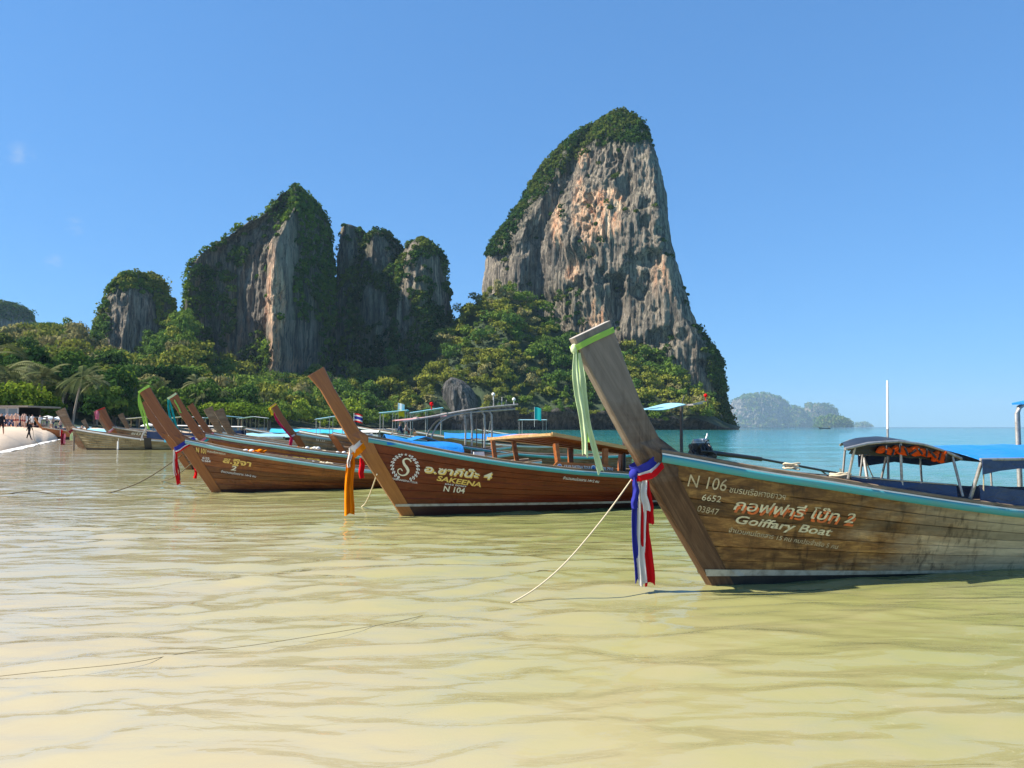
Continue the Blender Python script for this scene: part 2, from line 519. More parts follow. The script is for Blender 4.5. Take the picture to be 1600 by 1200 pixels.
M['deck'] = wood('deck_wood', (0.10, 0.065, 0.04), (0.22, 0.15, 0.09), (0.34, 0.24, 0.15), 0.7, 0, 0.2)
M['black_paint'] = paint('black_bottom_paint', (0.018, 0.014, 0.012), 0.5, 0.4, 5, (0.06, 0.045, 0.03))
M['dark_red_paint'] = paint('dark_red_bottom_paint', (0.05, 0.012, 0.006), 0.35, 0.4, 5, (0.02, 0.008, 0.005))
M['turquoise'] = paint('turquoise_paint', (0.05, 0.33, 0.36), 0.45, 0.4, 4, (0.16, 0.27, 0.25))
M['turquoise_pale'] = paint('pale_turquoise_paint', (0.22, 0.48, 0.50), 0.4, 0.35, 4, (0.20, 0.24, 0.22))
M['grey_paint'] = paint('grey_paint', (0.42, 0.45, 0.45), 0.5, 0.3, 5)
M['white_paint'] = paint('white_paint', (0.78, 0.77, 0.72), 0.45, 0.25, 6)
M['cream_paint'] = paint('cream_paint', (0.50, 0.44, 0.31), 0.6, 0.75, 9, (0.16, 0.11, 0.06))
M['letter_old'] = paint('worn_cream_lettering', (0.80, 0.68, 0.40), 0.6, 0.8, 17, (0.16, 0.10, 0.045))
M['letter_faint'] = paint('faint_cream_lettering', (0.62, 0.49, 0.27), 0.7, 0.8, 16, (0.15, 0.09, 0.04))
M['letter_orange'] = paint('worn_orange_shadow_lettering', (0.78, 0.15, 0.02), 0.6, 0.6, 11, (0.16, 0.09, 0.04))
M['letter_gold'] = paint('gold_lettering', (0.80, 0.52, 0.11), 0.45, 0.1, 9, (0.8, 0.65, 0.3))
M['letter_cream'] = paint('cream_lettering', (0.80, 0.72, 0.50), 0.5, 0.2, 9)
M['letter_white'] = paint('white_lettering', (0.78, 0.76, 0.70), 0.5, 0.2, 9)
M['letter_blue'] = paint('blue_lettering', (0.06, 0.18, 0.42), 0.5, 0.1, 9)
M['rope'] = cloth('rope_fibre', (0.55, 0.47, 0.33), 0.0)
M['rope_wet'] = cloth('wet_rope_fibre', (0.27, 0.22, 0.13), 0.0)
M['rope_dark'] = cloth('dark_rope_fibre', (0.13, 0.11, 0.075), 0.0)
for k, c in dict(lime=(0.42, 0.70, 0.13), palelime=(0.68, 0.80, 0.46), red=(0.68, 0.015, 0.02), white=(0.78, 0.74, 0.68), blue=(0.045, 0.05, 0.33), orange=(0.85, 0.23, 0.008),
                 yellow=(0.82, 0.62, 0.05), pink=(0.75, 0.04, 0.14), palepink=(0.75, 0.24, 0.32), teal=(0.03, 0.42, 0.42), maroon=(0.22, 0.02, 0.035), green=(0.10, 0.5, 0.12)).items():
    M['cloth_' + k] = cloth(k + '_ribbon_cloth', c, 0.22)
def tarp(name, c):
    t = NT(name)
    n = t.noise(t.coord('Object', (2, 5, 5)), 2.2, 5, 0.6, 0.8)
    n2 = t.noise(t.coord('Object'), 1.4, 4, 0.6)
    col = t.mix(t.math('MULTIPLY', t.ramp(n2, [(0.45, 0.0), (0.7, 1.0)]), 0.4), c, tuple(min(1, q * 0.7 + 0.09) for q in c))
    t.bsdf(col, 0.42, 0.4, t.bump(n, 0.5, 0.05))
    return t.mat
M['tarp_blue'] = tarp('blue_tarpaulin', (0.012, 0.20, 0.56))
M['tarp_cyan'] = tarp('cyan_tarpaulin', (0.05, 0.42, 0.60))
M['tarp_pale'] = tarp('pale_blue_tarpaulin', (0.25, 0.50, 0.60))
M['tarp_navy'] = tarp('navy_canvas', (0.010, 0.032, 0.105))
M['tarp_pink_and_bounce'] = tarp('faded_pink_tarpaulin_and_bounce_light', (0.52, 0.26, 0.24))
M['tarp_white'] = tarp('white_canvas', (0.70, 0.68, 0.62))
M['tarp_black'] = tarp('black_canvas', (0.012, 0.011, 0.012))
M['life_orange'] = cloth('orange_life_jacket_cloth', (0.62, 0.075, 0.012), 0.0)
M['steel'] = metal('galvanised_pole', (0.42, 0.40, 0.37), 0.45, 0.45)
M['iron'] = metal('greasy_engine_iron', (0.06, 0.062, 0.065), 0.4, 0.35, 0.6)
M['alloy'] = metal('engine_alloy', (0.45, 0.46, 0.47), 0.35, 0.25, 0.8)
M['rubber'] = paint('black_rubber', (0.015, 0.015, 0.016), 0.6, 0.2)
M['plaster'] = paint('white_plaster', (0.55, 0.54, 0.52), 0.8, 0.3, 2)
M['concrete'] = paint('grey_concrete', (0.26, 0.22, 0.18), 0.9, 0.4, 1.5)
M['glass'] = paint('dim_window_glass', (0.20, 0.23, 0.24), 0.12, 0.2, 1)
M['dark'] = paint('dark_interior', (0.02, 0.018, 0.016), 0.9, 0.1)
M['foam'] = paint('sea_foam', (0.70, 0.68, 0.63), 0.8, 0.3, 2, (0.6, 0.55, 0.45))
M['bark'] = paint('tree_bark', (0.16, 0.12, 0.085), 0.9, 0.5, 3)
M['palm_bark'] = paint('palm_bark', (0.30, 0.25, 0.19), 0.9, 0.4, 3)
M['leaf_green'] = leafmat('green_leaves', (0.026, 0.056, 0.012), (0.066, 0.122, 0.022), (0.135, 0.20, 0.032))
M['leaf_dark'] = leafmat('dark_leaves', (0.016, 0.040, 0.011), (0.040, 0.088, 0.019), (0.085, 0.15, 0.030))
M['leaf_olive'] = leafmat('olive_leaves', (0.050, 0.074, 0.015), (0.115, 0.145, 0.026), (0.21, 0.22, 0.036))
M['leaf_dry'] = leafmat('dry_leaves', (0.085, 0.085, 0.034), (0.16, 0.155, 0.058), (0.25, 0.225, 0.09))
M['leaf_bright'] = leafmat('bright_green_leaves', (0.048, 0.092, 0.012), (0.115, 0.18, 0.020), (0.21, 0.27, 0.026))
M['palm_leaf'] = leafmat('palm_leaves', (0.060, 0.080, 0.030), (0.12, 0.135, 0.055), (0.22, 0.22, 0.11), 0.2)
M['rock_main'] = rock_mat('limestone', (0.185, 0.160, 0.130), (0.050, 0.046, 0.041), (0.36, 0.30, 0.225), ((0.60, 0.24, 0.11), (0.85, 0.62, 0.40)))
M['rock_boulder'] = rock_mat('grey_outcrop_rock', (0.10, 0.098, 0.092), (0.03, 0.03, 0.03), (0.19, 0.18, 0.165), ((0.2, 0.1, 0.05), (0.2, 0.15, 0.1)), 2.0)
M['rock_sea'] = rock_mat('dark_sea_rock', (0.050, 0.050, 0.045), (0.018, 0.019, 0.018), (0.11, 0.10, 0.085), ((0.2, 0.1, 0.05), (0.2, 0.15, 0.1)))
M['rock_far'] = rock_mat('far_limestone', (0.22, 0.20, 0.175), (0.06, 0.06, 0.055), (0.50, 0.42, 0.33), ((0.4, 0.25, 0.15), (0.5, 0.35, 0.22)), 0.12)
M['soil'] = paint('forest_soil', (0.026, 0.045, 0.014), 0.95, 0.4, 0.2)
M['emblem'] = M['letter_white']

# ------------------------------------------------------------------ sea
SHORE = np.array([(40, -60), (4, -12), (-3.5, -3), (-7, 3), (-15, 15), (-30, 45), (-50, 83), (-69, 120), (-73, 135), (-77.5, 155), (-83, 195), (-78.6, 255), (-72, 310), (-59.7, 358), (-52, 393),
                  (-20, 412), (40, 425), (128, 438), (150, 452), (170, 560)], float)
def shore_dist(x, y):
    d = np.full(x.shape, 1e9)
    for a, b in zip(SHORE[:-1], SHORE[1:]):
        ab = b - a
        t = np.clip(((x - a[0]) * ab[0] + (y - a[1]) * ab[1]) / (ab @ ab), 0, 1)
        d = np.minimum(d, np.hypot(x - a[0] - t * ab[0], y - a[1] - t * ab[1]))
    return d

def build_sea():
    th = np.concatenate([np.linspace(-110, -42, 36)[:-1], np.linspace(-42, 42, 380), np.linspace(42, 110, 36)[1:]])
    th = np.radians(th)
    r = [0.4]
    while r[-1] < 13000:
        r.append(r[-1] + max(0.022, 0.0075 * r[-1]) * (1 if r[-1] < 70 else 1 + (r[-1] - 70) / 150))
    r = np.array(r)
    RR, TT = np.meshgrid(r, th, indexing='ij')
    x, y = RR * np.sin(TT), RR * np.cos(TT) - 0.5
    z = np.zeros_like(x)
    g = np.random.default_rng(3)
    cell = np.maximum(0.022, 0.0075 * RR)
    mod = fbm(x * 0.16, y * 0.25, 0.5, 3)
    wx = (fbm(x * 0.35, y * 0.35, 3.1, 3) - 0.5) * 1.3
    wy = (fbm(x * 0.35, y * 0.35, 8.7, 3) - 0.5) * 1.3
    for i in range(52):
        lam = 0.19 * (6.5 ** g.random())
        ang = R(-84) + g.normal(0, 0.24)
        k = 2 * math.pi / lam
        amp = 0.0040 * lam * (0.7 + 0.6 * g.random())
        ph = k * (math.cos(ang) * (x + wx) + math.sin(ang) * (y + wy)) + g.random() * 6.28
        fade = np.clip((lam / cell - 2.6) / 2.5, 0, 1)
        s = np.sin(ph)
        z += amp * fade * 1.9 * (np.exp(1.4 * (s - 1)) - 0.42) * (0.25 + 1.6 * np.clip(mod * 2.2 - 0.62, 0, 1))
    # low swell
    for lam, ang, amp in ((5.5, R(-100), 0.010), (8.0, R(-112), 0.012), (3.7, R(-88), 0.006)):
        z += amp * np.sin(2 * math.pi / lam * (math.cos(ang) * x + math.sin(ang) * y) + lam) * np.clip((lam / cell - 3) / 3, 0, 1)
    n, m = x.shape
    UPF = False
    me = mesh_np('sea', np.stack([x, y, z], -1).reshape(-1, 3), grid_faces(n, m)[:, ::-1] if UPF else grid_faces(n, m), [M['water']], True)
    d = shore_dist(x, y).astype(np.float32).ravel()
    a = me.attributes.new('depth', 'FLOAT', 'POINT')
    a.data.foreach_set('value', np.ascontiguousarray(d))
    tag(link('sea', me), kind='structure')
build_sea()

# ------------------------------------------------------------------ beach and forest ground, as two strips of real terrain
#            x,y of the water's edge      x,y of the back of the beach   Yback, zback of the ground behind
COLS = [(-4000, (-7, 3), (-80, 22), 60, 12), (-1500, (-11, 8), (-88, 47), 160, 30), (-400, (-19, 22), (-90, 90), 420, 45), (0, (-33, 50), (-76.7, 115), 430, 50),
        (75, (-50, 83), (-81.6, 135), 430, 52), (110, (-69, 120), (-84, 148), 428, 50), (150, (-73, 135), (-86.7, 160), 420, 42), (200, (-77.5, 155), (-90, 180), 410, 30), (245, (-80, 175), (-92, 200), 408, 46), (285, (-82.7, 193), (-93.3, 218), 410, 60), (318, (-82.3, 208), (-92, 233), 412, 28),
        (430, (-78.6, 255), (-86, 280), 420, 22), (520, (-72, 310), (-77, 330), 450, 27), (600, (-59.7, 358), (-62, 370), 470, 33), (640, (-52, 393), (-52.7, 395), 480, 42),
        (700, None, (-34, 410), 490, 66), (750, None, (-17, 413), 497, 84), (790, None, (-3.5, 415), 500, 92), (840, None, (14, 418), 500, 76), (905, None, (37, 420), 500, 56), (985, None, (65, 422), 500, 46),
        (1050, None, (88.5, 425), 500, 38), (1090, None, (103, 428), 492, 17), (1130, None, (119, 434), 480, 5), (1160, None, (130, 440), 475, 1)]
CP = np.array([c[0] for c in COLS], float)
CB = np.array([c[2] for c in COLS], float)
CY = np.array([c[3] for c in COLS], float)
CZ = np.array([c[4] for c in COLS], float)
def terrain(px, t):
    """forest ground: px picks the column, t runs from the back of the beach (0) to the foot of the walls (1), beyond 1 it goes on level"""
    px, t = np.broadcast_arrays(np.asarray(px, float), np.asarray(t, float))
    bx, by = np.interp(px, CP, CB[:, 0]), np.interp(px, CP, CB[:, 1])
    yb, zb = np.interp(px, CP, CY), np.interp(px, CP, CZ)
    k = bx / by
    y = by + (yb - by) * t
    y = y + np.clip((px - 615) / 60, 0, 1) * (np.clip(1 - t / 0.035, 0, 1) ** 0.7 * 6.0 - np.clip(1 - abs(t - 0.045) / 0.03, 0, 1) * 3.0) * np.clip((1150 - px) / 60, 0, 1)
    x = k * y
    tc = np.clip(t, 0, 1)
    rocky = np.clip((px - 615) / 60, 0, 1)
    z1 = 1.6 + (zb - 1.6) * tc ** 1.45
    foot = np.minimum(10.0, 0.55 * zb) * (0.25 + 1.1 * fbm(px * 0.035, 0.0, 7.0, 3))
    z2 = np.where(t < 0.04, -2 + (foot + 2) * np.clip(t / 0.04, 0, 1), foot + (zb - foot) * np.clip((tc - 0.04) / 0.96, 0, 1) ** 0.85)
    z = z1 * (1 - rocky) + z2 * rocky
    z = z + (fbm(x * 0.04, y * 0.04, 1.0, 3) - 0.5) * 7 * np.clip(t * 3 - 0.2, 0, 1)
    return x, y, z

def build_ground():
    px = np.concatenate([np.array([-4000, -2500, -1500, -1000, -700, -400, -250, -120]), np.linspace(-60, 1160, 260)])
    t = np.concatenate([np.array([0, 0.01, 0.02, 0.03, 0.04, 0.06]), np.linspace(0.09, 1.0, 46), np.array([1.3, 2.0])])
    P, T = np.meshgrid(px, t, indexing='ij')
    x, y, z = terrain(P, T)
    # the wall at the shore is rough
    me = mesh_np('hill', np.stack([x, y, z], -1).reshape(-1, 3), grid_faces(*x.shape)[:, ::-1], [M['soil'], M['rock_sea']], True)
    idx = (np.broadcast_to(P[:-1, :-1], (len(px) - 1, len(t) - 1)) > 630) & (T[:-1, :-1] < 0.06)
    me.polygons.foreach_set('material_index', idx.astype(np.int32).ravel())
    tag(link('hill', me), kind='structure')
    # beach
    cs = [c for c in COLS if c[1]]
    rows = []
    ts = np.concatenate([np.linspace(-0.22, 0.3, 16), np.linspace(0.36, 1.03, 12)])
    pf = np.linspace(0, len(cs) - 1, 150)
    S = np.array([c[1] for c in cs], float); B = np.array([c[2] for c in cs], float)
    ii = np.arange(len(cs))
    sx, sy = np.interp(pf, ii, S[:, 0]), np.interp(pf, ii, S[:, 1])
    bx, by = np.interp(pf, ii, B[:, 0]), np.interp(pf, ii, B[:, 1])
    TT = ts[None, :]
    wob = (fbm(sx * 0.12, sy * 0.12, 2.0, 3) - 0.5)[:, None] * 0.12
    X = sx[:, None] + (bx - sx)[:, None] * (TT + wob * (1 - TT))
    Y = sy[:, None] + (by - sy)[:, None] * (TT + wob * (1 - TT))
    L = np.hypot(bx - sx, by - sy)[:, None]
    Z = np.where(TT < 0, TT * L * 0.10, 1.7 * (1 - np.exp(-np.maximum(TT, 0) * np.maximum(L, 14) * 0.06)))
    Z = Z + (fbm(X * 0.5, Y * 0.5, 1.0, 3) - 0.5) * 0.10 * np.clip(TT * 6, 0, 1)
    me = mesh_np('beach', np.stack([X, Y, Z], -1).reshape(-1, 3), grid_faces(*X.shape), [M['sand']], True)
    tag(link('beach', me), kind='structure')
    # a low breaking line of foam where the sea meets the sand
    g = MB()
    P = []
    for i in range(len(pf)):
        if not (-400 <= np.interp(pf[i], ii, [c[0] for c in cs]) <= 240): continue
        o, q = np.array([sx[i], sy[i]]), np.array([bx[i], by[i]]) - np.array([sx[i], sy[i]])
        q /= np.linalg.norm(q)
        P.append((o, q))
    pts = []
    kk = np.linspace(0, len(P) - 1, 420)
    for k in kk:
        i = int(min(k, len(P) - 2)); f = k - i
        o = P[i][0] * (1 - f) + P[i + 1][0] * f; q = P[i][1]
        w = 0.5 + 5.0 * float(fbm(o[0] * 0.22, o[1] * 0.22, 4.0, 4)) ** 1.5 * 2
        off = (float(fbm(o[0] * 0.3, o[1] * 0.3, 7.0, 3)) - 0.5) * 2.0
        row = []
        for s, zz in ((-0.9, 0.0), (-0.6, 0.035), (0.0, 0.05), (0.5, 0.045), (0.9, 0.02)):
            p = o + q * (s * w + off - 0.6)
            row.append((p[0], p[1], zz + 0.015))
        pts.append(row)
    g.grid(np.array(pts)[:, ::-1], 0, True)
    tag(g.build('foam', M['foam']), kind='stuff')
build_ground()
def beach_z(x, y):
    """height of the sand at a point (nearest column)"""
    best = None
    cs = [c for c in COLS if c[1]]
    for a, b in zip(cs[:-1], cs[1:]):
        for f in np.linspace(0, 1, 9):
            s = np.array(a[1]) * (1 - f) + np.array(b[1]) * f
            t = np.array(a[2]) * (1 - f) + np.array(b[2]) * f
            d = t - s; L = np.linalg.norm(d)
            u = ((x - s[0]) * d[0] + (y - s[1]) * d[1]) / (L * L)
            e = math.hypot(x - s[0] - u * d[0], y - s[1] - u * d[1])
            if best is None or e < best[0]:
                best = (e, u, L)
    u, L = max(0, best[1]), best[2]
    return 1.7 * (1 - math.exp(-u * max(L, 14) * 0.06))

# ------------------------------------------------------------------ limestone towers
def leaf_quads(C, N, size, g, aspect=0.7):
    """C,N (n,3) centres and normals -> verts, faces of small four-sided leaf clumps"""
    n = len(C)
    A = g.normal(size=(n, 3))
    A -= N * np.sum(A * N, 1, keepdims=True)
    A /= np.maximum(np.linalg.norm(A, axis=1, keepdims=True), 1e-6)
    B = np.cross(N, A)
    s = (size * (0.65 + 0.7 * g.random(n)))[:, None]
    bend = N * s * 0.18
    V = np.stack([C - A * s, C - B * s * aspect + bend, C + A * s, C + B * s * aspect + bend], 1).reshape(-1, 3)
    return V, np.arange(4 * n).reshape(n, 4)

def tower(name, Yc, prof, plan, depth, zbot, nu, nz, rough, orange, vegf, leafsize, bushes, rockm, label, seed=1, dens=30, tops=('leaf_green', 'leaf_olive', 'leaf_dark'), caves=(), wide=(0.25, 0.40)):
    """prof: rows (py, left px, right px) of the outline; plan: closed list (u, v) of the ground plan, u -1..1, v -1 (front) .. 1"""
    g = np.random.default_rng(seed)
    prof = sorted(prof)
    rows = []
    for py, l, r in prof:
        zc = at(l, py, Yc).z
        k = min(1, (py - prof[0][0]) / (0.45 * (prof[-1][0] - prof[0][0])))
        yl, yr = (Yc + depth * (-0.15 * (1 - k) + q * k) for q in wide)     # how far back the left and right flanks are widest
        e = 1 + 0.0557 * (667 - py) / FPX
        rows.append((zc, (l - 800) / FPX * yl * e, (r - 800) / FPX * yr * e))
    rows.sort()
    zz, xl, xr = map(np.array, zip(*rows))
    ztop = zz[-1]
    s = np.linspace(0, 1, nz)
    Z = zbot + (ztop - zbot) * (1 - (1 - s) ** 1.15)
    XL, XR = np.interp(Z, zz, xl), np.interp(Z, zz, xr)
    plan = np.array(plan + [plan[0]], float)
    # smooth closed plan, sampled densely in front
    q = np.linspace(0, len(plan) - 1, 400)
    pu, pv = np.interp(q, np.arange(len(plan)), plan[:, 0]), np.interp(q, np.arange(len(plan)), plan[:, 1])
    ker = np.ones(9) / 9
    sm = lambda a: np.convolve(np.concatenate([a[-5:-1], a, a[1:5]]), ker, 'valid')
    pu, pv = sm(pu), sm(pv)
    w = np.hypot(np.diff(pu), np.diff(pv)) * np.where((pv[1:] + pv[:-1]) / 2 < 0.25, 1.0, 0.22)
    cw = np.concatenate([[0], np.cumsum(w)]); cw /= cw[-1]
    e = np.linspace(0, 1, nu, endpoint=False)
    pu, pv = np.interp(e, cw, pu), np.interp(e, cw, pv)
    a = (XR - XL) / 2; c = (XR + XL) / 2
    amax = a.max()
    dd = depth * (0.30 + 0.70 * (a / amax) ** 0.8)
    X = c[:, None] + a[:, None] * pu[None]
    Yq = Yc + depth * 0.25 + dd[:, None] * pv[None]
    Zq = np.broadcast_to(Z[:, None], X.shape).copy()
    # outward direction in plan
    du, dv = np.roll(pu, -1) - np.roll(pu, 1), np.roll(pv, -1) - np.roll(pv, 1)
    nx, ny = dv * depth, -du * amax
    ln = np.hypot(nx, ny); nx, ny = nx / ln, ny / ln
    if np.sum(nx * pu + ny * pv) < 0: nx, ny = -nx, -ny
    big = fbm(X * 0.030, Yq * 0.030, Zq * 0.022 + seed, 3) - 0.5
    flu = fbm(X * 0.13, Yq * 0.13, Zq * 0.022 + seed * 3, 4, 0.55)
    flu = np.abs(flu - 0.5) * 2
    led = fbm(X * 0.05, Yq * 0.05, Zq * 0.11 + seed * 7, 4, 0.55) - 0.5
    fin = fbm(X * 0.35, Yq * 0.35, Zq * 0.14, 3) - 0.5
    edge = np.clip((ztop - Zq) / (0.10 * (ztop - zbot)), 0.25, 1)
    sta = fbm(X * 0.20, Yq * 0.20, Zq * 0.030 + seed * 11, 4, 0.6)
    sta = np.clip((sta - 0.44) * 5, 0, 1)                                        # hanging curtains of stone with shadowed gaps
    cav = np.clip((fbm(X * 0.055, Yq * 0.055, Zq * 0.05 + seed * 5, 4, 0.6) - 0.60) * 7, 0, 1)   # hollows
    fib = fbm(X * 0.42, Yq * 0.42, Zq * 0.035 + seed * 13, 4, 0.6) - 0.5           # fine upright fluting
    D = rough * (1.4 * big - 1.0 * flu + 0.95 * led + 0.35 * fin + 0.40 * sta - 1.2 * cav + 0.75 * fib) * edge
    fw0 = Yq * math.cos(PITCH) + (Zq - HC) * math.sin(PITCH)
    PX0 = 800 + X / fw0 * FPX; PY0 = 600 - (-Yq * math.sin(PITCH) + (Zq - HC) * math.cos(PITCH)) / fw0 * FPX
    for (hx, hy, hw, hh, hd) in caves:                                             # the larger hollows of this wall
        D = D - hd * np.exp(-(((PX0 - hx) / hw) ** 2 + ((PY0 - hy) / hh) ** 2) ** 1.5) * (0.6 + 0.8 * led + 0.4)
    side = 1 - 0.72 * np.abs(pu[None]) ** 1.5                    # keep the outline near the photographed one
    D = D * np.where(pv[None] < 0.6, side, 0.5)
    X = X + nx[None] * D; Yq = Yq + ny[None] * D
    V = np.stack([X, Yq, Zq], -1)
    # cap
    F = grid_faces(nz, nu, True)
    Vf = np.concatenate([V.reshape(-1, 3), [[c[-1], Yc + depth * 0.25, ztop + 0.6]]])
    cap = np.stack([np.arange(nu) + (nz - 1) * nu, (np.arange(nu) + 1) % nu + (nz - 1) * nu, np.full(nu, nz * nu), np.full(nu, nz * nu)], -1)
    # normals
    gz = np.gradient(V, axis=0); gu = (np.roll(V, -1, 1) - np.roll(V, 1, 1)) / 2
    N = np.cross(gu, gz); N /= np.maximum(np.linalg.norm(N, axis=-1, keepdims=True), 1e-9)
    if np.mean(N[..., 0] * nx[None] + N[..., 1] * ny[None]) < 0:
        N = -N; F = F[:, ::-1]
    U = np.broadcast_to(pu[None], X.shape); ZF = (Zq - zbot) / (ztop - zbot)
    # picture row and column of each vertex, for the placing of stains and plants on the wall
    fw = Yq * math.cos(PITCH) + (Zq - HC) * math.sin(PITCH)
    PX = 800 + X / fw * FPX; PY = 600 - (-Yq * math.sin(PITCH) + (Zq - HC) * math.cos(PITCH)) / fw * FPX
    veg = np.clip(vegf(PX, PY, N, fbm(X * 0.06, Yq * 0.06, Zq * 0.06 + seed, 4)), 0, 1)
    tint = np.zeros((nz * nu + 1, 4), np.float32); tint[:, 3] = 1
    orr = np.zeros(X.shape)
    for (ox, oy, ow, oh, st) in orange:
        orr = np.maximum(orr, st * np.exp(-(((PX - ox) / ow) ** 2 + ((PY - oy) / oh) ** 2) ** 1.3))
    on = fbm(X * 0.11, Yq * 0.11, Zq * 0.045, 4, 0.6)
    tint[:-1, 0] = np.clip((orr - 0.30 + (on - 0.5) * 1.2) * 3.0, 0, 1).ravel() * np.clip(orr.ravel() * 2, 0, 1)
    tint[:-1, 1] = (veg * 0.9).ravel()
    quads = F
    me = bpy.data.meshes.new(name)
    tri = cap[:, :3]
    me = mesh_np(name, Vf, quads, [rockm], True)
    at_ = me.color_attributes.new('tint', 'FLOAT_COLOR', 'POINT')
    at_.data.foreach_set('color', tint.ravel())
    o = tag(link(name, me), label, None, None, 'structure')
    # plants: bushes rooted where veg is high
    fv = np.where(pv[None] < 0.45, 1.0, 0.15) * np.ones(X.shape)
    areaw = np.linalg.norm(np.cross(gu, gz), axis=-1)
    wgt = (np.clip(veg - 0.30, 0, 1) * fv * areaw).ravel()
    if bushes and wgt.sum() > 0:
        pick = g.choice(len(wgt), size=bushes, p=wgt / wgt.sum())
        Pc, Nc = V.reshape(-1, 3)[pick], N.reshape(-1, 3)[pick]
        Pc = Pc + Nc * 0.4
        br = leafsize * (0.9 + 1.9 * g.random(bushes) ** 2) * np.where(g.random(bushes) < 0.05, 1.6, 1.0)
        up = Nc + np.array([0, 0, 0.7]); up /= np.linalg.norm(up, axis=1, keepdims=True)
        k = dens
        dirs = g.normal(size=(bushes, k, 3)); dirs /= np.linalg.norm(dirs, axis=-1, keepdims=True)
        neg = np.sum(dirs * up[:, None], -1, keepdims=True) < -0.2
        dirs = np.where(neg, -dirs, dirs)
        C = Pc[:, None] + dirs * br[:, None, None] * (0.75 + 0.35 * g.random((bushes, k, 1))) * np.array([1, 1, 0.85])
        Nn = dirs + 0.55 * g.normal(size=dirs.shape); Nn /= np.linalg.norm(Nn, axis=-1, keepdims=True)
        Vq, Fq = leaf_quads(C.reshape(-1, 3), Nn.reshape(-1, 3), np.full(bushes * k, leafsize * 0.72), g)
        ty = (fbm(Pc[:, 0] * 0.05, Pc[:, 1] * 0.05, Pc[:, 2] * 0.05, 3) + 0.25 * (g.random(bushes) - 0.5))
        mi = np.where(ty < 0.43, 2, np.where(ty < 0.56, 0, 1)).repeat(k)
        fm = mesh_np('foliage', Vq, Fq, [M[q] for q in tops], False, mi)
        tag(link('foliage', fm), 'bushes and creepers growing on the ' + label.split(' with')[0], None, None, 'stuff')
    return o

def veg_std(PX, PY, N, n):
    return np.clip(N[..., 2] * 1.6 - 0.30, 0, 1) * (0.35 + 1.4 * n)

def blob(PX, PY, x, y, w, h):
    return np.exp(-(((PX - x) / w) ** 2 + ((PY - y) / h) ** 2) ** 2)

# tall wall on the right
def veg_main(PX, PY, N, n):
    v = veg_std(PX, PY, N, n) * 0.55
    top = np.clip((235 - PY - (PX - 960) * 0.05) / 25, 0, 1) * 1.3                        # crown of the peak
    # the long left shoulder
    edge = np.interp(PY, [170, 200, 260, 330, 370, 420], [985, 935, 872, 800, 782, 760])
    sh = np.clip(1 - (PX - edge) / 40, 0, 1) * (PY < 400) * (0.55 + 0.9 * n)
    redge = np.interp(PY, [200, 300, 400, 470, 520, 560, 600, 660], [1020, 1050, 1066, 1083, 1097, 1104, 1108, 1112])
    rt = np.clip((PX - redge + 6) / 10, 0, 1) * (PY > 300) * np.clip((PY - 300) / 120, 0.45, 1) * (0.45 + 0.9 * n)
    lo = blob(PX, PY, 885, 478, 55, 38) * (0.05 + 0.75 * n) + blob(PX, PY, 1020, 555, 60, 25) * n * 0.8
    return np.maximum.reduce([v, top, sh, rt, lo])
tower('limestone_mountain', 560,
      [(186, 936, 966), (190, 920, 980), (198, 900, 993), (211, 880, 1005), (226, 864, 1017), (259, 834, 1032), (292, 817, 1043), (325, 794, 1048), (358, 769, 1051), (391, 757, 1056), (424, 752, 1063), (470, 750, 1077), (520, 752, 1096),
       (545, 752, 1114), (570, 752, 1128), (620, 752, 1136), (650, 752, 1142), (672, 752, 1148)],
      [(-1, 0.25), (-0.86, -0.18), (-0.62, -0.42), (-0.40, -0.36), (-0.22, -0.62), (0.1, -0.80), (0.42, -0.93), (0.70, -1.0), (0.86, -0.72), (0.97, -0.2), (1, 0.3), (0.7, 0.85), (0, 1), (-0.7, 0.8)],
      95, -3, 570, 310, 5.6,
      [(932, 338, 36, 38, 1.3), (905, 315, 12, 45, 0.8), (870, 350, 12, 50, 0.7), (913, 247, 11, 17, 1.2), (932, 476, 8, 14, 1.3), (893, 425, 14, 22, 0.9), (955, 315, 24, 20, 1.2), (920, 392, 18, 16, 0.7), (1030, 430, 26, 60, 0.45), (1082, 520, 14, 40, 0.5), (935, 500, 30, 22, 0.5)],
      veg_main, 1.3, 3000, M['rock_main'], 'tall limestone tower with orange stained face', 1, 28, ('leaf_green', 'leaf_olive', 'leaf_dark'),
      [(980, 300, 13, 34, 7), (1020, 400, 16, 13, 7), (893, 412, 15, 20, 9), (872, 395, 9, 34, 5), (960, 470, 16, 36, 8), (868, 270, 8, 20, 4), (1000, 455, 22, 30, 6)], (0.45, -0.07))
def veg_mid(PX, PY, N, n):
    v = veg_std(PX, PY, N, n)
    top = np.clip((345 - PY + 12 * (n - 0.5) * 4) / 25, 0, 1) * (0.5 + 0.9 * n)
    iv = np.clip((335 - PX) / 14, 0, 1) * (PY > 415) * 1.3 + blob(PX, PY, 345, 480, 34, 80) * (0.3 + 1.3 * n) + blob(PX, PY, 402, 560, 24, 40) * 1.2 + blob(PX, PY, 378, 400, 16, 20)
    rt = np.clip((PX - 452 + (PY - 330) * 0.04) / 16, 0, 1) * (PY < 500) * (0.35 + 0.9 * n) + np.clip((PX - 492) / 10, 0, 1) * (0.3 + n)
    sh = np.clip(1 - (PX - np.interp(PY, [290, 330, 380, 410], [450, 410, 335, 300])) / 28, 0, 1) * (PY < 420) * (0.4 + n)
    return np.maximum.reduce([v, top, iv, rt, sh])
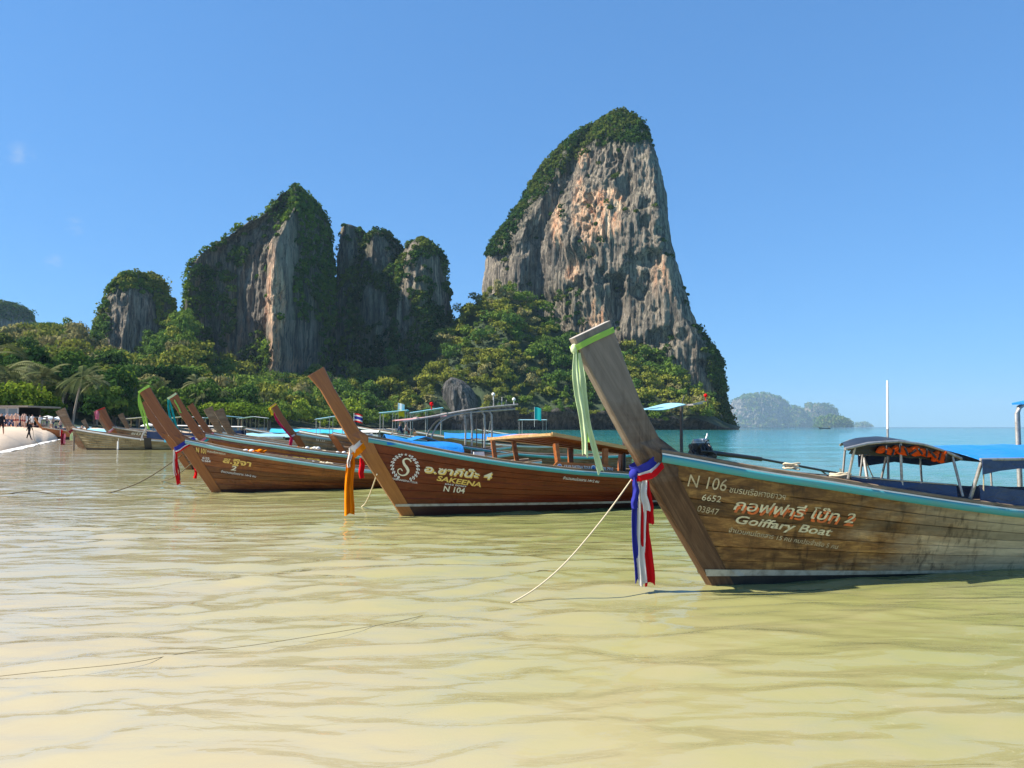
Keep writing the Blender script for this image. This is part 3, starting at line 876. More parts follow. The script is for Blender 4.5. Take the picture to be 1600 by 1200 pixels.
tower('limestone_mountain', 465,
      [(294, 441, 461), (300, 430, 470), (312, 420, 482), (337, 404, 496), (364, 362, 504), (394, 320, 511), (403, 308, 514), (432, 297, 519), (480, 292, 524), (540, 290, 524), (600, 288, 524), (650, 288, 524)],
      [(-1, 0.4), (-0.90, -0.02), (-0.76, -0.50), (-0.55, -0.36), (-0.05, -0.38), (0.44, -0.48), (0.52, -0.92), (0.66, -1.0), (0.82, -0.60), (0.94, -0.12), (1, 0.25), (0.8, 0.9), (0, 1), (-0.8, 0.9)],
      62, -3, 390, 220, 4.4,
      [(432, 470, 16, 70, 1.1), (430, 545, 12, 60, 0.9), (424, 400, 10, 40, 0.5), (460, 570, 30, 26, 0.5)],
      veg_mid, 1.25, 1900, M['rock_main'], 'pointed limestone peak with ivy down its left side', 2, 30, ('leaf_green', 'leaf_bright', 'leaf_green'), (), (0.2, 0.55))
def veg_saddle(PX, PY, N, n):
    return np.clip(veg_std(PX, PY, N, n) + (n - 0.33) * 3.4, 0, 1) * np.clip(1.25 - blob(PX, PY, 590, 395, 20, 30) - blob(PX, PY, 576, 470, 12, 24) - blob(PX, PY, 628, 500, 8, 30), 0, 1)
tower('limestone_mountain', 505,
      [(353, 534, 556), (358, 530, 561), (385, 528, 568), (425, 525, 585), (470, 522, 600), (540, 520, 620), (640, 520, 630)],
      [(-1, 0.3), (-0.9, -0.6), (-0.3, -1), (0.4, -0.8), (1, -0.2), (1, 0.5), (0.5, 1), (-0.6, 1)], 22, -3, 200, 130, 2.8, [], veg_saddle, 1.25, 420, M['rock_main'], 'narrow bushy limestone spire with a flat top', 3)
tower('limestone_mountain', 500,
      [(362, 584, 600), (370, 572, 610), (385, 566, 622), (420, 560, 640), (470, 550, 660), (540, 550, 680), (640, 550, 690)],
      [(-1, 0.3), (-0.9, -0.5), (-0.3, -1), (0.5, -0.8), (1, -0.2), (1, 0.5), (0.5, 1), (-0.6, 1)], 30, -3, 240, 150, 3.0, [(576, 470, 10, 24, 0.25)], veg_saddle, 1.25, 800, M['rock_main'], 'grey limestone knob with a bare dark face', 4)
tower('limestone_mountain', 492,
      [(378, 642, 664), (386, 632, 678), (400, 625, 690), (430, 618, 697), (470, 612, 702), (520, 605, 704), (640, 600, 706)],
      [(-1, 0.3), (-0.85, -0.5), (-0.3, -0.9), (0.3, -1), (0.8, -0.5), (1, 0.1), (0.6, 1), (-0.6, 1)], 32, -3, 260, 160, 3.2, [(628, 420, 7, 16, 0.4)], veg_saddle, 1.25, 1700, M['rock_main'], 'rounded bushy limestone dome right of the grey knob', 5)
def veg_small(PX, PY, N, n):
    v = veg_std(PX, PY, N, n)
    top = np.clip((462 - PY) / 14, 0, 1) * (0.4 + n) + np.clip((178 - PX) / 12, 0, 1) * (PY < 530) * (0.3 + n) + np.clip((PX - 236) / 12, 0, 1) * (0.4 + n)
    return np.maximum(v, top)
tower('limestone_mountain', 420,
      [(427, 196, 222), (432, 186, 232), (450, 172, 246), (470, 165, 262), (500, 160, 272), (540, 158, 285), (600, 156, 300), (650, 150, 300)],
      [(-1, 0.3), (-0.8, -0.6), (-0.3, -0.9), (0.2, -0.9), (0.6, -0.5), (1, -0.1), (0.8, 0.8), (0, 1), (-0.8, 0.8)], 26, -3, 260, 150, 2.6,
      [(255, 560, 8, 30, 0.4)], veg_small, 1.1, 700, M['rock_main'], 'squat grey limestone bluff with a bushy cap', 6)
tower('limestone_mountain', 900,
      [(472, -40, -6), (478, -66, 8), (487, -84, 20), (500, -104, 32), (512, -114, 40), (560, -130, 48), (640, -150, 56)],
      [(-1, 0.3), (-0.7, -0.7), (0, -1), (0.7, -0.6), (1, 0.2), (0.6, 1), (-0.6, 1)], 70, -3, 160, 90, 3, [], lambda PX, PY, N, n: np.clip(n * 2 - 0.2, 0, 1) * np.clip((505 - PY) / 10, 0.35, 1), 1.7, 900, M['rock_main'], 'dark wooded dome far behind the beach trees', 7)
# boulder that shows through the forest
def veg_bld(PX, PY, N, n):
    return np.clip((n - 0.5) * 3, 0, 1) * 0.8
tower('limestone_mountain', 421, [(590, 702, 712), (595, 694, 724), (607, 688, 738), (625, 686, 748), (655, 684, 756)],
      [(-1, 0.3), (-0.7, -0.5), (-0.2, -1), (0.5, -0.9), (1, -0.2), (0.6, 1), (-0.6, 1)], 12, -3, 150, 80, 2.0, [], veg_bld, 0.9, 110, M['rock_boulder'], 'bare grey rock outcrop between the forest trees', 8)
# islands on the horizon
isl_plan = [(-1, 0.2), (-0.8, -0.6), (-0.2, -1), (0.4, -0.9), (0.9, -0.4), (1, 0.3), (0.5, 1), (-0.5, 1)]
vi = lambda PX, PY, N, n: np.clip(veg_std(PX, PY, N, n) + (n - 0.45) * 1.6 + np.clip((PY - 648) / 14, 0, 0.6), 0, 1)
for nm, prof, lab, sd in (
    ('island_mountain', [(615, 1186, 1196), (617, 1176, 1206), (623, 1150, 1222), (630, 1144, 1230), (640, 1142, 1233), (655, 1138, 1236), (669, 1130, 1240)], 'largest pale blue island on the horizon', 11),
    ('island_mountain', [(636, 1236, 1244), (640, 1228, 1251), (650, 1222, 1256), (669, 1215, 1260)], 'low hazy shoulder island beside the largest island', 12),
    ('island_mountain', [(632, 1272, 1290), (635, 1264, 1299), (642, 1259, 1304), (655, 1254, 1306), (669, 1250, 1310)], 'rounded hazy island right of the largest one', 13)):
    tower(nm, 8400, prof, isl_plan, 220, -3, 220, 90, 44, [(1160, 645, 20, 14, 0.3), (1270, 655, 20, 10, 0.3)], vi, 16.0, 260, M['rock_far'], lab, sd, 14)
tower('island_mountain', 5600, [(651, 1288, 1300), (655, 1280, 1318), (660, 1276, 1326), (669, 1272, 1330)], isl_plan, 90, -3, 160, 50, 15, [], lambda PX, PY, N, n: np.clip(n * 1.8, 0, 1), 10.0, 240, M['rock_far'], 'low wooded islet in front of the rounded island', 14, 14)
tower('island_mountain', 10500, [(661, 1344, 1350), (664, 1338, 1356), (669, 1334, 1362)], isl_plan, 100, -3, 100, 30, 15, [], vi, 16.0, 60, M['rock_far'], 'tiny faint islet alone on the horizon', 15, 10)

# ------------------------------------------------------------------ trees
def crown_arrays(seed, rad, hgt, nblob, quads, leaf, flat=0.75):
    g = np.random.default_rng(seed)
    C, Nn = [], []
    for b in range(nblob):
        d = g.normal(size=3); d /= np.linalg.norm(d)
        rr = g.random() ** 0.45 * 0.66
        c = np.array([d[0] * rad * rr, d[1] * rad * rr, hgt * 0.62 + d[2] * hgt * 0.42 * rr])
        br = rad * (0.30 + 0.22 * g.random())
        k = quads // nblob
        q = g.normal(size=(k, 3)); q[:, 2] = np.abs(q[:, 2]) * 1.0 - 0.25 * g.random(k)
        q /= np.linalg.norm(q, axis=1, keepdims=True)
        C.append(c + q * br * (0.68 + 0.55 * g.random((k, 1)) ** 1.5) * np.array([1, 1, flat]))
        n = q + 0.5 * g.normal(size=(k, 3)); Nn.append(n / np.linalg.norm(n, axis=1, keepdims=True))
    return leaf_quads(np.concatenate(C), np.concatenate(Nn), np.full(nblob * (quads // nblob), leaf), g)

LEAFS = ['leaf_green', 'leaf_dark', 'leaf_olive', 'leaf_dry', 'leaf_bright']
crown_mesh = {}
for vi_ in range(5):
    V, F = crown_arrays(50 + vi_, 4.6 + 0.5 * (vi_ % 3), 9.0 + 0.7 * (vi_ % 2), 14 + vi_, 2100, 0.40)
    for lf in LEAFS:
        crown_mesh[(vi_, lf)] = mesh_np('crown', V, F, [M[lf]])
STUFF_CROWNS = [crown_arrays(80 + q, 4.2 + 0.35 * q, 9.0, 8 + q, 290, 0.53) for q in range(4)]
trunk_mesh = []
for k in range(3):
    b = MB()
    h = 5.2
    lean = [(0.0, 0.0), (0.5, 0.2), (-0.4, 0.3)][k]
    b.tube([(0, 0, -1.0), (lean[0] * .3, lean[1] * .3, 1.6), (lean[0], lean[1], 3.4), (lean[0] * 1.2, lean[1] * 1.2, h)], [0.34, 0.26, 0.20, 0.12], 7)
    for a in range(5):
        an = a * 2.51 + k
        b.tube([(lean[0] * 0.9, lean[1] * .9, 2.6 + a * 0.45), (lean[0] + 1.2 * math.cos(an), lean[1] + 1.2 * math.sin(an), 4.2 + a * 0.4), (lean[0] + 2.6 * math.cos(an), lean[1] + 2.6 * math.sin(an), 5.6 + a * 0.35)], [0.13, 0.09, 0.04], 5, cap=False)
    o = b.build('trunk', M['bark'])
    trunk_mesh.append(o.data)
    bpy.data.objects.remove(o)

g = np.random.default_rng(21)
cand = []
for _ in range(13000):
    px = g.uniform(-110, 1110)
    t = g.random() ** 0.9
    cand.append((px, t))
cand = np.array(cand)
cand = cand[(cand[:, 0] < 600) | (cand[:, 1] > 0.03)]
cand = cand[~((cand[:, 0] < 145) & (cand[:, 1] < 0.11))]         # room for the palms behind the beach bar
tx, ty_, tz = terrain(cand[:, 0], cand[:, 1])
# thin to a natural spacing
order = np.argsort(ty_)
kept = []
cellm = {}
for i in order:
    sp = 3.7 + 2.6 * ((i * 7919) % 100) / 100
    kx, ky = int(tx[i] // 7), int(ty_[i] // 7)
    ok = True
    for a in (-1, 0, 1):
        for b_ in (-1, 0, 1):
            for j in cellm.get((kx + a, ky + b_), ()):
                if (tx[i] - tx[j]) ** 2 + (ty_[i] - ty_[j]) ** 2 < sp * sp:
                    ok = False; break
    if ok:
        kept.append(i); cellm.setdefault((kx, ky), []).append(i)
# keep clear of the boulder face
kept = [i for i in kept if not (680 < cand[i, 0] < 752 and ty_[i] < 424)]
def treetype(i):
    v = float(fbm(tx[i] * 0.035, ty_[i] * 0.035, 3.3, 3)) + 0.28 * (g.random() - 0.5)
    px = cand[i, 0]
    if px < 150 and cand[i, 1] > 0.55:
        return 'leaf_dry' if v > 0.60 else 'leaf_olive' if v > 0.50 else 'leaf_green' if v > 0.42 else 'leaf_dark'
    if cand[i, 1] < 0.12 and px < 600:
        return 'leaf_bright' if v > 0.58 else 'leaf_green' if v > 0.46 else 'leaf_dark'
    if v > 0.60: return 'leaf_dry' if g.random() < 0.45 else 'leaf_olive'
    if v > 0.52: return 'leaf_olive'
    if v > 0.42: return 'leaf_green'
    return 'leaf_dark'
WORD = dict(leaf_green='mid green', leaf_dark='dark green', leaf_olive='yellowish olive', leaf_dry='dry brownish', leaf_bright='bright green')
def zone(px, t):
    if px < 160:
        if t > 0.55: return 'on the crest of the low hill'
        if t > 0.25: return 'half way up the low hill'
        if px < 0: return 'beyond the left end of the beach bar'
        if px < 60: return 'behind the beach bar'
        if px < 110: return 'behind the leaning palm'
        return 'behind the straw coloured boat'
    if px < 230: return ('below the squat grey bluff' if t > 0.3 else 'by the beach behind the pink clothed prow')
    if px < 300: return ('right of the squat grey bluff' if t > 0.3 else 'by the beach behind the lime ribboned prow')
    if px < 400: return ('below the ivy on the pointed peak' if t > 0.3 else 'by the beach behind the olive prows')
    if px < 530: return ('at the bare foot of the pointed peak' if t > 0.3 else 'by the beach behind the yellow tipped prow')
    if px < 700: return ('high in the gully below the bushy spires' if t > 0.4 else 'by the shore behind the red boat prow')
    return 'on the slope under the tall orange stained tower'
ntree = 0
stuffV, stuffF, stuffM, off = [], [], [], 0
for i in kept:
    lf = treetype(i)
    px, t = cand[i]
    sc = (0.62 + 0.95 * g.random() ** 1.6) * (1.0 if ty_[i] > 240 else 0.9)
    if t < 0.1 and px > 620: sc *= 0.75
    rz = g.uniform(0, 6.28)
    if ntree < 280:
        r = empty('forest_tree', (tx[i], ty_[i], tz[i] - 0.5), rz, sc)
        size = 'large' if sc > 1.08 else 'small' if sc < 0.82 else 'middling'
        tag(r, f"{size} {WORD[lf]} tree {zone(px, t)}", 'tree', f"{size} {WORD[lf]} trees {zone(px, t)}")
        cw = link('crown', crown_mesh[(int(g.integers(5)), lf)], r)
        cw.scale = (g.uniform(0.8, 1.25), g.uniform(0.8, 1.25), g.uniform(0.75, 1.3))
        link('trunk', trunk_mesh[int(g.integers(3))], r)
        ntree += 1
    else:
        c, s = math.cos(rz), math.sin(rz)
        V, F = STUFF_CROWNS[int(g.integers(4))]
        W = V @ np.array([[c, s, 0], [-s, c, 0], [0, 0, 1]]) * sc * np.array([g.uniform(0.8, 1.25), g.uniform(0.8, 1.25), g.uniform(0.75, 1.35)]) + np.array([tx[i], ty_[i], tz[i] - 1.5])
        stuffV.append(W); stuffF.append(F + off); off += len(V)
        stuffM.append(np.full(len(F), LEAFS.index(lf)))
print('trees', len(kept), 'stuff', len(stuffV))
fm = mesh_np('forest', np.concatenate(stuffV), np.concatenate(stuffF), [M[l] for l in LEAFS], False, np.concatenate(stuffM))
tag(link('forest', fm), 'mixed green and olive forest on the slopes below the towers', None, None, 'stuff')

# palms
def palm_meshes(seed):
    g = np.random.default_rng(seed)
    b = MB()
    for f in range(17):
        az = f * 2.4 + g.uniform(-0.2, 0.2)
        el = g.uniform(-0.25, 1.15)
        L = g.uniform(2.9, 3.8)
        P = [Vector((0, 0, 0))]
        d = Vector((math.cos(az) * math.cos(el), math.sin(az) * math.cos(el), math.sin(el)))
        n = 8
        for k in range(n):
            P.append(P[-1] + d * L / n)
            d = (d + Vector((0, 0, -0.19))).normalized()
        b.tube(P, [0.05] * 4 + [0.03] * 5, 4, cap=False)
        side = Vector((-math.sin(az), math.cos(az), 0))
        for k in range(1, n + 1):
            for h in (0, 0.5):
                p = P[k] if h == 0 or k == n else P[k].lerp(P[k + 1], h)
                t = (P[k] - P[k - 1]).normalized()
                w = 0.95 * math.sin(math.pi * (0.14 + 0.80 * (k + h) / (n + 1))) + 0.12
                for s in (-1, 1):
                    q = p + side * s * w * 0.55 + t * w * 0.40 + Vector((0, 0, -w * 0.28))
                    b.add([p - t * 0.07, p + t * 0.07, q + t * 0.05, q - t * 0.03], [(0, 1, 2, 3)])
    o = b.build('frond', M['palm_leaf'])
    me = o.data
    bpy.data.objects.remove(o)
    return me
pm = [palm_meshes(5), palm_meshes(6), palm_meshes(9)]
#            crown px, py, base px, Y, scale
PALMS = [(8, 583, 6, 128, 1.2, 'at the left edge of the grove'), (46, 570, 38, 138, 1.3, 'tallest crown above the beach bar'), (66, 594, 60, 132, 1.1, 'with drooping fronds behind the beach bar'),
         (101, 602, 95, 132, 1.0, 'with a starry crown above the two brown prows'), (128, 592, 112, 126, 0.95, 'with a thin leaning trunk over the moored boats'), (25, 598, 20, 125, 0.95, 'short one between the taller palms'),
         (150, 597, 152, 168, 1.0, 'half hidden in the trees beyond the leaning palm'), (248, 612, 250, 205, 1.1, 'between the green ribboned prows'), (307, 600, 310, 236, 1.2, 'behind the teal ribboned prow'), (316, 616, 318, 228, 1.0, 'lower one behind the teal ribboned prow'),
         (345, 612, 346, 250, 1.0, 'above the bright hedge'), (412, 622, 414, 285, 1.0, 'above the hedge by the yellow tipped prow'), (212, 606, 214, 190, 1.0, 'left of the lime ribboned prow')]
for i, (cx, cy, bx_, Y, s, w) in enumerate(PALMS):
    c = at(cx, cy, Y); bx2 = at(bx_, 660, Y).x
    r = empty('palm_tree', (bx2, Y, 1.2))
    tag(r, 'grey green coconut palm ' + w, 'palm', 'coconut palms behind the beach')
    h = c.z - 1.2; dx = c.x - bx2
    b = MB()
    b.tube([(0, 0, -1), (dx * 0.25, 0, h * 0.35), (dx * 0.62, 0, h * 0.7), (dx, 0, h)], [0.24 * s, 0.19 * s, 0.16 * s, 0.15 * s], 7)
    b.build('trunk', M['palm_bark'], r)
    cr = link('crown', pm[i % 3], r, (dx, 0, h))
    cr.rotation_euler = (0, 0, i * 1.3)
    cr.scale = (s * 1.25,) * 3

# bright round shade trees and hedge near the sand
V2, F2 = crown_arrays(91, 5.4, 5.6, 22, 3600, 0.27, 0.7)
sh_mesh = mesh_np('crown', V2, F2, [M['leaf_bright']])
for cx, Y, sx_, h, lab in ((-10, 118, 1.0, 7.6, 'bright green spreading tree left behind the beach bar roof'), (28, 121, 1.0, 8.2, 'bright green spreading tree rising over the beach bar roof'), (62, 124, 0.95, 6.6, 'bright green bushy tree at the right end of the beach bar'),
                           (338, 215, 1.35, 8.0, 'flat topped bright hedge tree behind the brown prows'), (378, 222, 1.5, 8.2, 'wide flat topped bright tree left of the yellow tipped prow'), (420, 232, 1.3, 7.4, 'flat bright tree behind the yellow tipped prow'),
                           (300, 205, 1.1, 7.0, 'rounded shade tree behind the teal ribboned prow')):
    p = at(cx, 660, Y)
    r = empty('shade_tree', (p.x, Y, 1.4), cx * 0.1, sx_)
    tag(r, lab, 'tree', 'shade trees along the beach')
    c_ = link('crown', sh_mesh, r); c_.scale = (1, 1, (h - 1.4) / (5.6 * 0.95) / sx_)
    link('trunk', trunk_mesh[0], r).scale = (1.1, 1.1, 0.6)

# ------------------------------------------------------------------ long-tail boats
# boat frame: x runs aft from the stem at the waterline, z up from the waterline, -y is the side towards the shore camera
#HULL
class Hull:
    def __init__(s, L=9.5, sheer=None, lead=None, trail=None, bw=0.56, bt=0.86, ent=4.3, stripe=None, rake=0.66):
        s.L, s.bw, s.bt, s.ent, s.rake = L, bw, bt, ent, rake
        s.sheer = np.array(sheer or [(-1.0, 1.38), (-0.573, 1.296), (-0.286, 1.25), (0.008, 1.191), (0.471, 1.111), (1.158, 1.010), (1.884, 0.889), (2.668, 0.772), (3.547, 0.655), (4.7, 0.56), (6.2, 0.50), (8.0, 0.56), (9.6, 0.72)])
        xs = np.linspace(s.sheer[0, 0], s.sheer[-1, 0], 200)
        z = np.interp(xs, s.sheer[:, 0], s.sheer[:, 1])
        for _ in range(12):
            z[1:-1] = (z[:-2] + z[2:] + 2 * z[1:-1]) / 4
        s._x, s._z = xs, z
        s.lead = lead or [(-0.80, 1.22), (-0.93, 1.42), (-1.15, 1.78), (-1.40, 2.2), (-1.53, 2.43)]
        s.trail = trail or [(-0.44, 1.36), (-0.60, 1.50), (-0.78, 1.8), (-0.96, 2.2), (-1.13, 2.62)]
        s.stripe = np.array(stripe or [(-0.3, 0.15), (1.6, 0.10), (3.6, 0.04), (9.6, 0.0)])
    def zs(s, x): return np.interp(x, s._x, s._z)
    def zst(s, x): return np.interp(x, s.stripe[:, 0], s.stripe[:, 1])
    def xle(s, z): return -s.rake * np.minimum(z, 1.45)
    def half(s, x, z):
        u = np.asarray(x, float) - s.xle(z)
        w = np.clip(u / s.ent, 0, 1)
        f = 1 - (1 - w) ** 1.4
        zz = np.asarray(z, float)
        k = np.clip(zz / 0.95, -0.5, 1.5)
        B = s.bw + (s.bt - s.bw) * np.where(k > 0, 1 - (1 - np.clip(k, 0, 1)) ** 1.6, k * 1.4)
        q = np.clip((x - 0.55 * s.L) / (0.45 * s.L), 0, 1)
        return 0.045 + np.maximum(0, B - 0.045) * f * (1 - 0.40 * q * q)
#ENDHULL
    def strip(s, t0, t1, n=44, lo=None, hi=None, side=-1, off=(0, 0, 0, 0), rows=None, u0=0.05):
        """grid of hull surface between fractions t0..t1 of the band lo(x)..hi(x)"""
        lo = lo or s.zst; hi = hi or (lambda x: s.zs(x) - 0.04)
        rows = rows or [(t0, off[0]), (t0 + 0.05 * (t1 - t0), off[1]), ((t0 + t1) / 2, off[1]), (t1 - 0.05 * (t1 - t0), off[2]), (t1, off[3])]
        u = np.linspace(0, 1, n) ** 1.25
        P = []
        for t, o in rows:
            x = s.xle(0.6) + u0 + u * (s.L + 0.4 - u0)
            x = np.minimum(x, s.L)
            for _ in range(5):
                z = lo(x) + t * (hi(x) - lo(x))
                xl = s.xle(z) + u0
                x = xl + u * (s.L - xl)
            z = lo(x) + t * (hi(x) - lo(x))
            y = side * (s.half(x, z) + o)
            P.append(np.stack([x, y, z], -1))
        P = np.array(P)
        return P if side > 0 else P[::-1]

def build_boat(name, label, cat, group, pos, heading, scale, hull, mats, planks=7, rail='wood_rail', strip='turquoise', bottom='black_paint', stripe=None, seam=0.010):
    root = empty(name, (pos[0], pos[1], pos[2] if len(pos) > 2 else 0), R(heading), scale)
    tag(root, label, cat, group)
    H = hull
    wm, sm_ = M[mats[0]], M[mats[1]]
    n = 46 if planks > 1 else 30
    for side in (-1, 1):
        if planks > 1:
            cuts = np.linspace(0, 1, planks + 1)
            for i in range(planks):
                b = MB()
                d = 0.003 * ((i * 37 + (5 if side > 0 else 0)) % 3 - 1)
                b.grid(H.strip(cuts[i], cuts[i + 1], n, side=side, off=(-seam, d, d, -seam)), 0, False)
                b.build('plank', wm, root)
        b = MB()
        b.grid(H.strip(0, 1, n, lo=lambda x: x * 0 - 0.3, hi=H.zst, side=side), 0, True)
        b.build('hull_bottom', M[bottom], root)
        # rubbing strip and rail
        xs = np.concatenate([np.linspace(-0.62, 1.2, 18), np.linspace(1.5, H.L, 26)])
        z = H.zs(xs); y = H.half(xs, z)
        b = MB()
        lo_, hi_ = -0.048, 0.026
        prof = [(0.0, hi_), (0.024, hi_), (0.028, 0.0), (0.024, lo_), (-0.01, lo_)]
        P = np.array([np.stack([xs, side * (H.half(xs, z + dz) + dy), z + dz], -1) for dy, dz in prof])
        b.grid(P if side < 0 else P[::-1], 0, True)
        b.build('rubbing_strip', M[strip], root)
        b = MB()
        prof = [(-0.085, 0.028), (-0.085, 0.078), (0.004, 0.084), (0.016, 0.074), (0.012, 0.028), (-0.085, 0.028)]
        P = np.array([np.stack([xs, side * np.maximum(0.004, y + dy), z + dz], -1) for dy, dz in prof])
        b.grid(P[::-1] if side < 0 else P, 0, False)
        b.build('rail', M[rail], root)
        b = MB()
        P = np.array([np.stack([xs, side * (y + dy), z + dz], -1) for dy, dz in [(0.016, 0.042), (0.027, 0.042), (0.027, 0.0265), (0.016, 0.0265)]])
        b.grid(P if side < 0 else P[::-1], 0, False)
        b.build('trim_line', M['white_paint'], root)
        if stripe:
            h0, h1, xe, hm = stripe
            b = MB()
            xs2 = np.linspace(-0.1, xe, 40)
            rows = []
            for f, o in ((0, 0.003), (0, 0.009), (1, 0.009), (1, 0.003)):
                zz = H.zst(xs2) + (h0 + (h1 - h0) * (xs2 + 0.1) / (xe + 0.1)) * f - 0.004
                x2 = np.maximum(xs2, H.xle(zz) + 0.0)
                rows.append(np.stack([x2, side * (H.half(x2, zz) + o + 0.016 * (x2 < H.xle(zz) + 0.36)), zz], -1))
            b.grid(np.array(rows) if side > 0 else np.array(rows)[::-1], 0, False)
            b.build('waterline_stripe', M[hm], root)
    if planks <= 1:
        b = MB()
        for side in (-1, 1):
            cuts = np.linspace(0, 1, 7)
            for i in range(6):
                b.grid(H.strip(cuts[i], cuts[i + 1], n, side=side, off=(-0.014, 0, 0, -0.014)), 0, True)
        b.build('hull', wm, root)
    # stem and prow in one timber
    st = []
    for z in np.linspace(-0.3, 1.12, 12):
        w = 0.24 + 0.06 * max(0, min(1, z / 1.15))
        st.append(((float(H.xle(z)), z), (float(H.xle(z)) + w, z), False))
    for a, c in zip(H.lead, H.trail):
        st.append((a, c, True))
    P = []
    fr = [0, 0.035, 0.3, 0.65, 0.965, 1.0]
    for k, (a, c, pr) in enumerate(st):
        row = []
        ys = []
        for f in fr:
            x, z = a[0] + (c[0] - a[0]) * f, a[1] + (c[1] - a[1]) * f
            if not pr:
                y = max(0.05, float(H.half(x, z)) + 0.014)
                if f == 0: y = 0.036
            else:
                kk = max(0, min(1, (z - 1.15) / 0.5))
                y = (0.062 - 0.004 * kk) * (0.72 if f in (0, 1.0) else 1)
                if k < 14: y = max(y, min(float(H.half(x, min(z, float(H.zs(x))))), 0.13) * (1 - 0.6 * (k - 12)) if f > 0.2 else y)
            ys.append((x, y, z))
        row = [(x, -y, z) for x, y, z in ys] + [(x, y, z) for x, y, z in reversed(ys)]
        P.append(row)
    b = MB()
    P = np.array(P)
    b.grid(P[:, ::-1], 0, False, True)
    pr = b.build('prow', sm_, root)
    b = MB()
    up_ = np.array([-0.25, 0, 0.43]) * 0.012
    b.add(list(P[-1]) + list(P[-1] + up_), [tuple(range(12, 24))] + [(i, (i + 1) % 12, 12 + (i + 1) % 12, 12 + i) for i in range(12)], 0)
    b.build('end_grain', M['wood_endgrain' if mats[1] == 'wood_old_stem' else mats[1]], pr)
    # inside
    b = MB()
    xs = np.linspace(-0.3, H.L, 30)
    fl = np.maximum(H.zs(xs) - 0.40, 0.22)
    rows = []
    for sd, zf in ((-1, 1), (-1, 0), (1, 0), (1, 1)):
        zz = fl + (H.zs(xs) + 0.03 - fl) * zf
        rows.append(np.stack([xs, sd * np.maximum(0.01, H.half(xs, zz) - 0.045), zz], -1))
    b.grid(np.array(rows)[::-1], 0, False)
    b.build('deck', M['deck'], root)
    b = MB()
    xs = np.linspace(-0.48, 0.75, 10)
    zz = H.zs(xs) + 0.02
    yy = np.maximum(0.01, H.half(xs, zz) - 0.04)
    b.sheet(np.array([np.stack([xs, -yy, zz], -1), np.stack([xs, yy, zz], -1)])[::-1], 0.03, 0, False)
    b.build('foredeck', M['deck'], root)
    for x in np.arange(2.0, H.L - 0.6, 1.5):
        z = float(H.zs(x)) - 0.06
        w = float(H.half(x, z)) - 0.05
        b = MB(); b.box((x, 0, z), (0.24, 2 * w, 0.035)); b.build('thwart', M['deck'], root)
    b = MB()
    zz = np.linspace(-0.3, float(H.zs(H.L)), 8)
    yy = H.half(np.full(8, H.L), zz)
    b.grid(np.array([np.stack([np.full(8, H.L), -yy, zz], -1), np.stack([np.full(8, H.L), yy, zz], -1)]), 0, False)
    b.build('transom', wm, root)
    return root

FONT_CACHE = {}
def text_mesh(body, shear=0.0, bold=0.0, space=1.0, res=3):
    c = bpy.data.curves.new('lettering', 'FONT')
    c.body, c.size, c.shear, c.offset, c.space_character = body, 1.0, shear, bold, space
    c.resolution_u = res
    o = bpy.data.objects.new('lettering', c)
    COL.objects.link(o)
    dg = bpy.context.evaluated_depsgraph_get()
    dg.update()
    me = bpy.data.meshes.new_from_object(o.evaluated_get(dg))
    bpy.data.objects.remove(o)
    V = np.zeros(len(me.vertices) * 3, np.float32)
    me.vertices.foreach_get('co', V)
    V = V.reshape(-1, 3)
    F = [tuple(p.vertices) for p in me.polygons]
    return V, F

def letter_hull(root, H, body, p0, p1, height, mat, shear=0.0, bold=0.0, off=0.007, dxy=(0, 0), name='lettering'):
    """lettering painted along the near side of a hull from p0=(x,z) to p1, cap height given"""
    V, F = text_mesh(body, shear, bold)
    x0, x1 = V[:, 0].min(), V[:, 0].max()
    (ax, az), (bx, bz) = p0, p1
    tx, tz = bx - ax, bz - az
    L = math.hypot(tx, tz); tx, tz = tx / L, tz / L
    u = (V[:, 0] - x0) / (x1 - x0) * L
    v = V[:, 1] * height / 0.7
    X = ax + u * tx - v * tz * 0.3 + dxy[0]
    Z = az + u * tz + v + dxy[1]
    Y = -(H.half(X, Z) + off)
    me = bpy.data.meshes.new(name)
    me.from_pydata(np.stack([X, Y, Z], -1).tolist(), [], F)
    me.materials.append(M[mat])
    me.update()
    if len(me.polygons) and me.polygons[0].normal.y > 0: me.flip_normals()
    return link(name, me, root)

def stroke_hull(root, H, strokes, mat, name='emblem', off=0.007):
    """strokes: list of lists of (x, z, halfwidth)"""
    b = MB()
    for s in strokes:
        s = np.array(s, float)
        d = np.gradient(s[:, :2], axis=0)
        d /= np.maximum(np.linalg.norm(d, axis=1, keepdims=True), 1e-9)
        nn = np.stack([-d[:, 1], d[:, 0]], -1)
        A, B = s[:, :2] + nn * s[:, 2:], s[:, :2] - nn * s[:, 2:]
        P = np.array([[(p[0], -(float(H.half(p[0], p[1])) + off), p[1]) for p in Q] for Q in (A, B)])
        b.grid(P, 0, False)
    return b.build(name, M[mat], root)

def spline(pts, n=40):
    pts = np.array(pts, float)
    k = np.arange(len(pts))
    out = []
    for t in np.linspace(0, len(pts) - 1, n):
        i = min(int(t), len(pts) - 2); f = t - i
        p0, p1, p2, p3 = pts[max(i - 1, 0)], pts[i], pts[i + 1], pts[min(i + 2, len(pts) - 1)]
        out.append(0.5 * ((2 * p1) + (-p0 + p2) * f + (2 * p0 - 5 * p1 + 4 * p2 - p3) * f * f + (-p0 + 3 * p1 - 3 * p2 + p3) * f ** 3))
    return np.array(out)

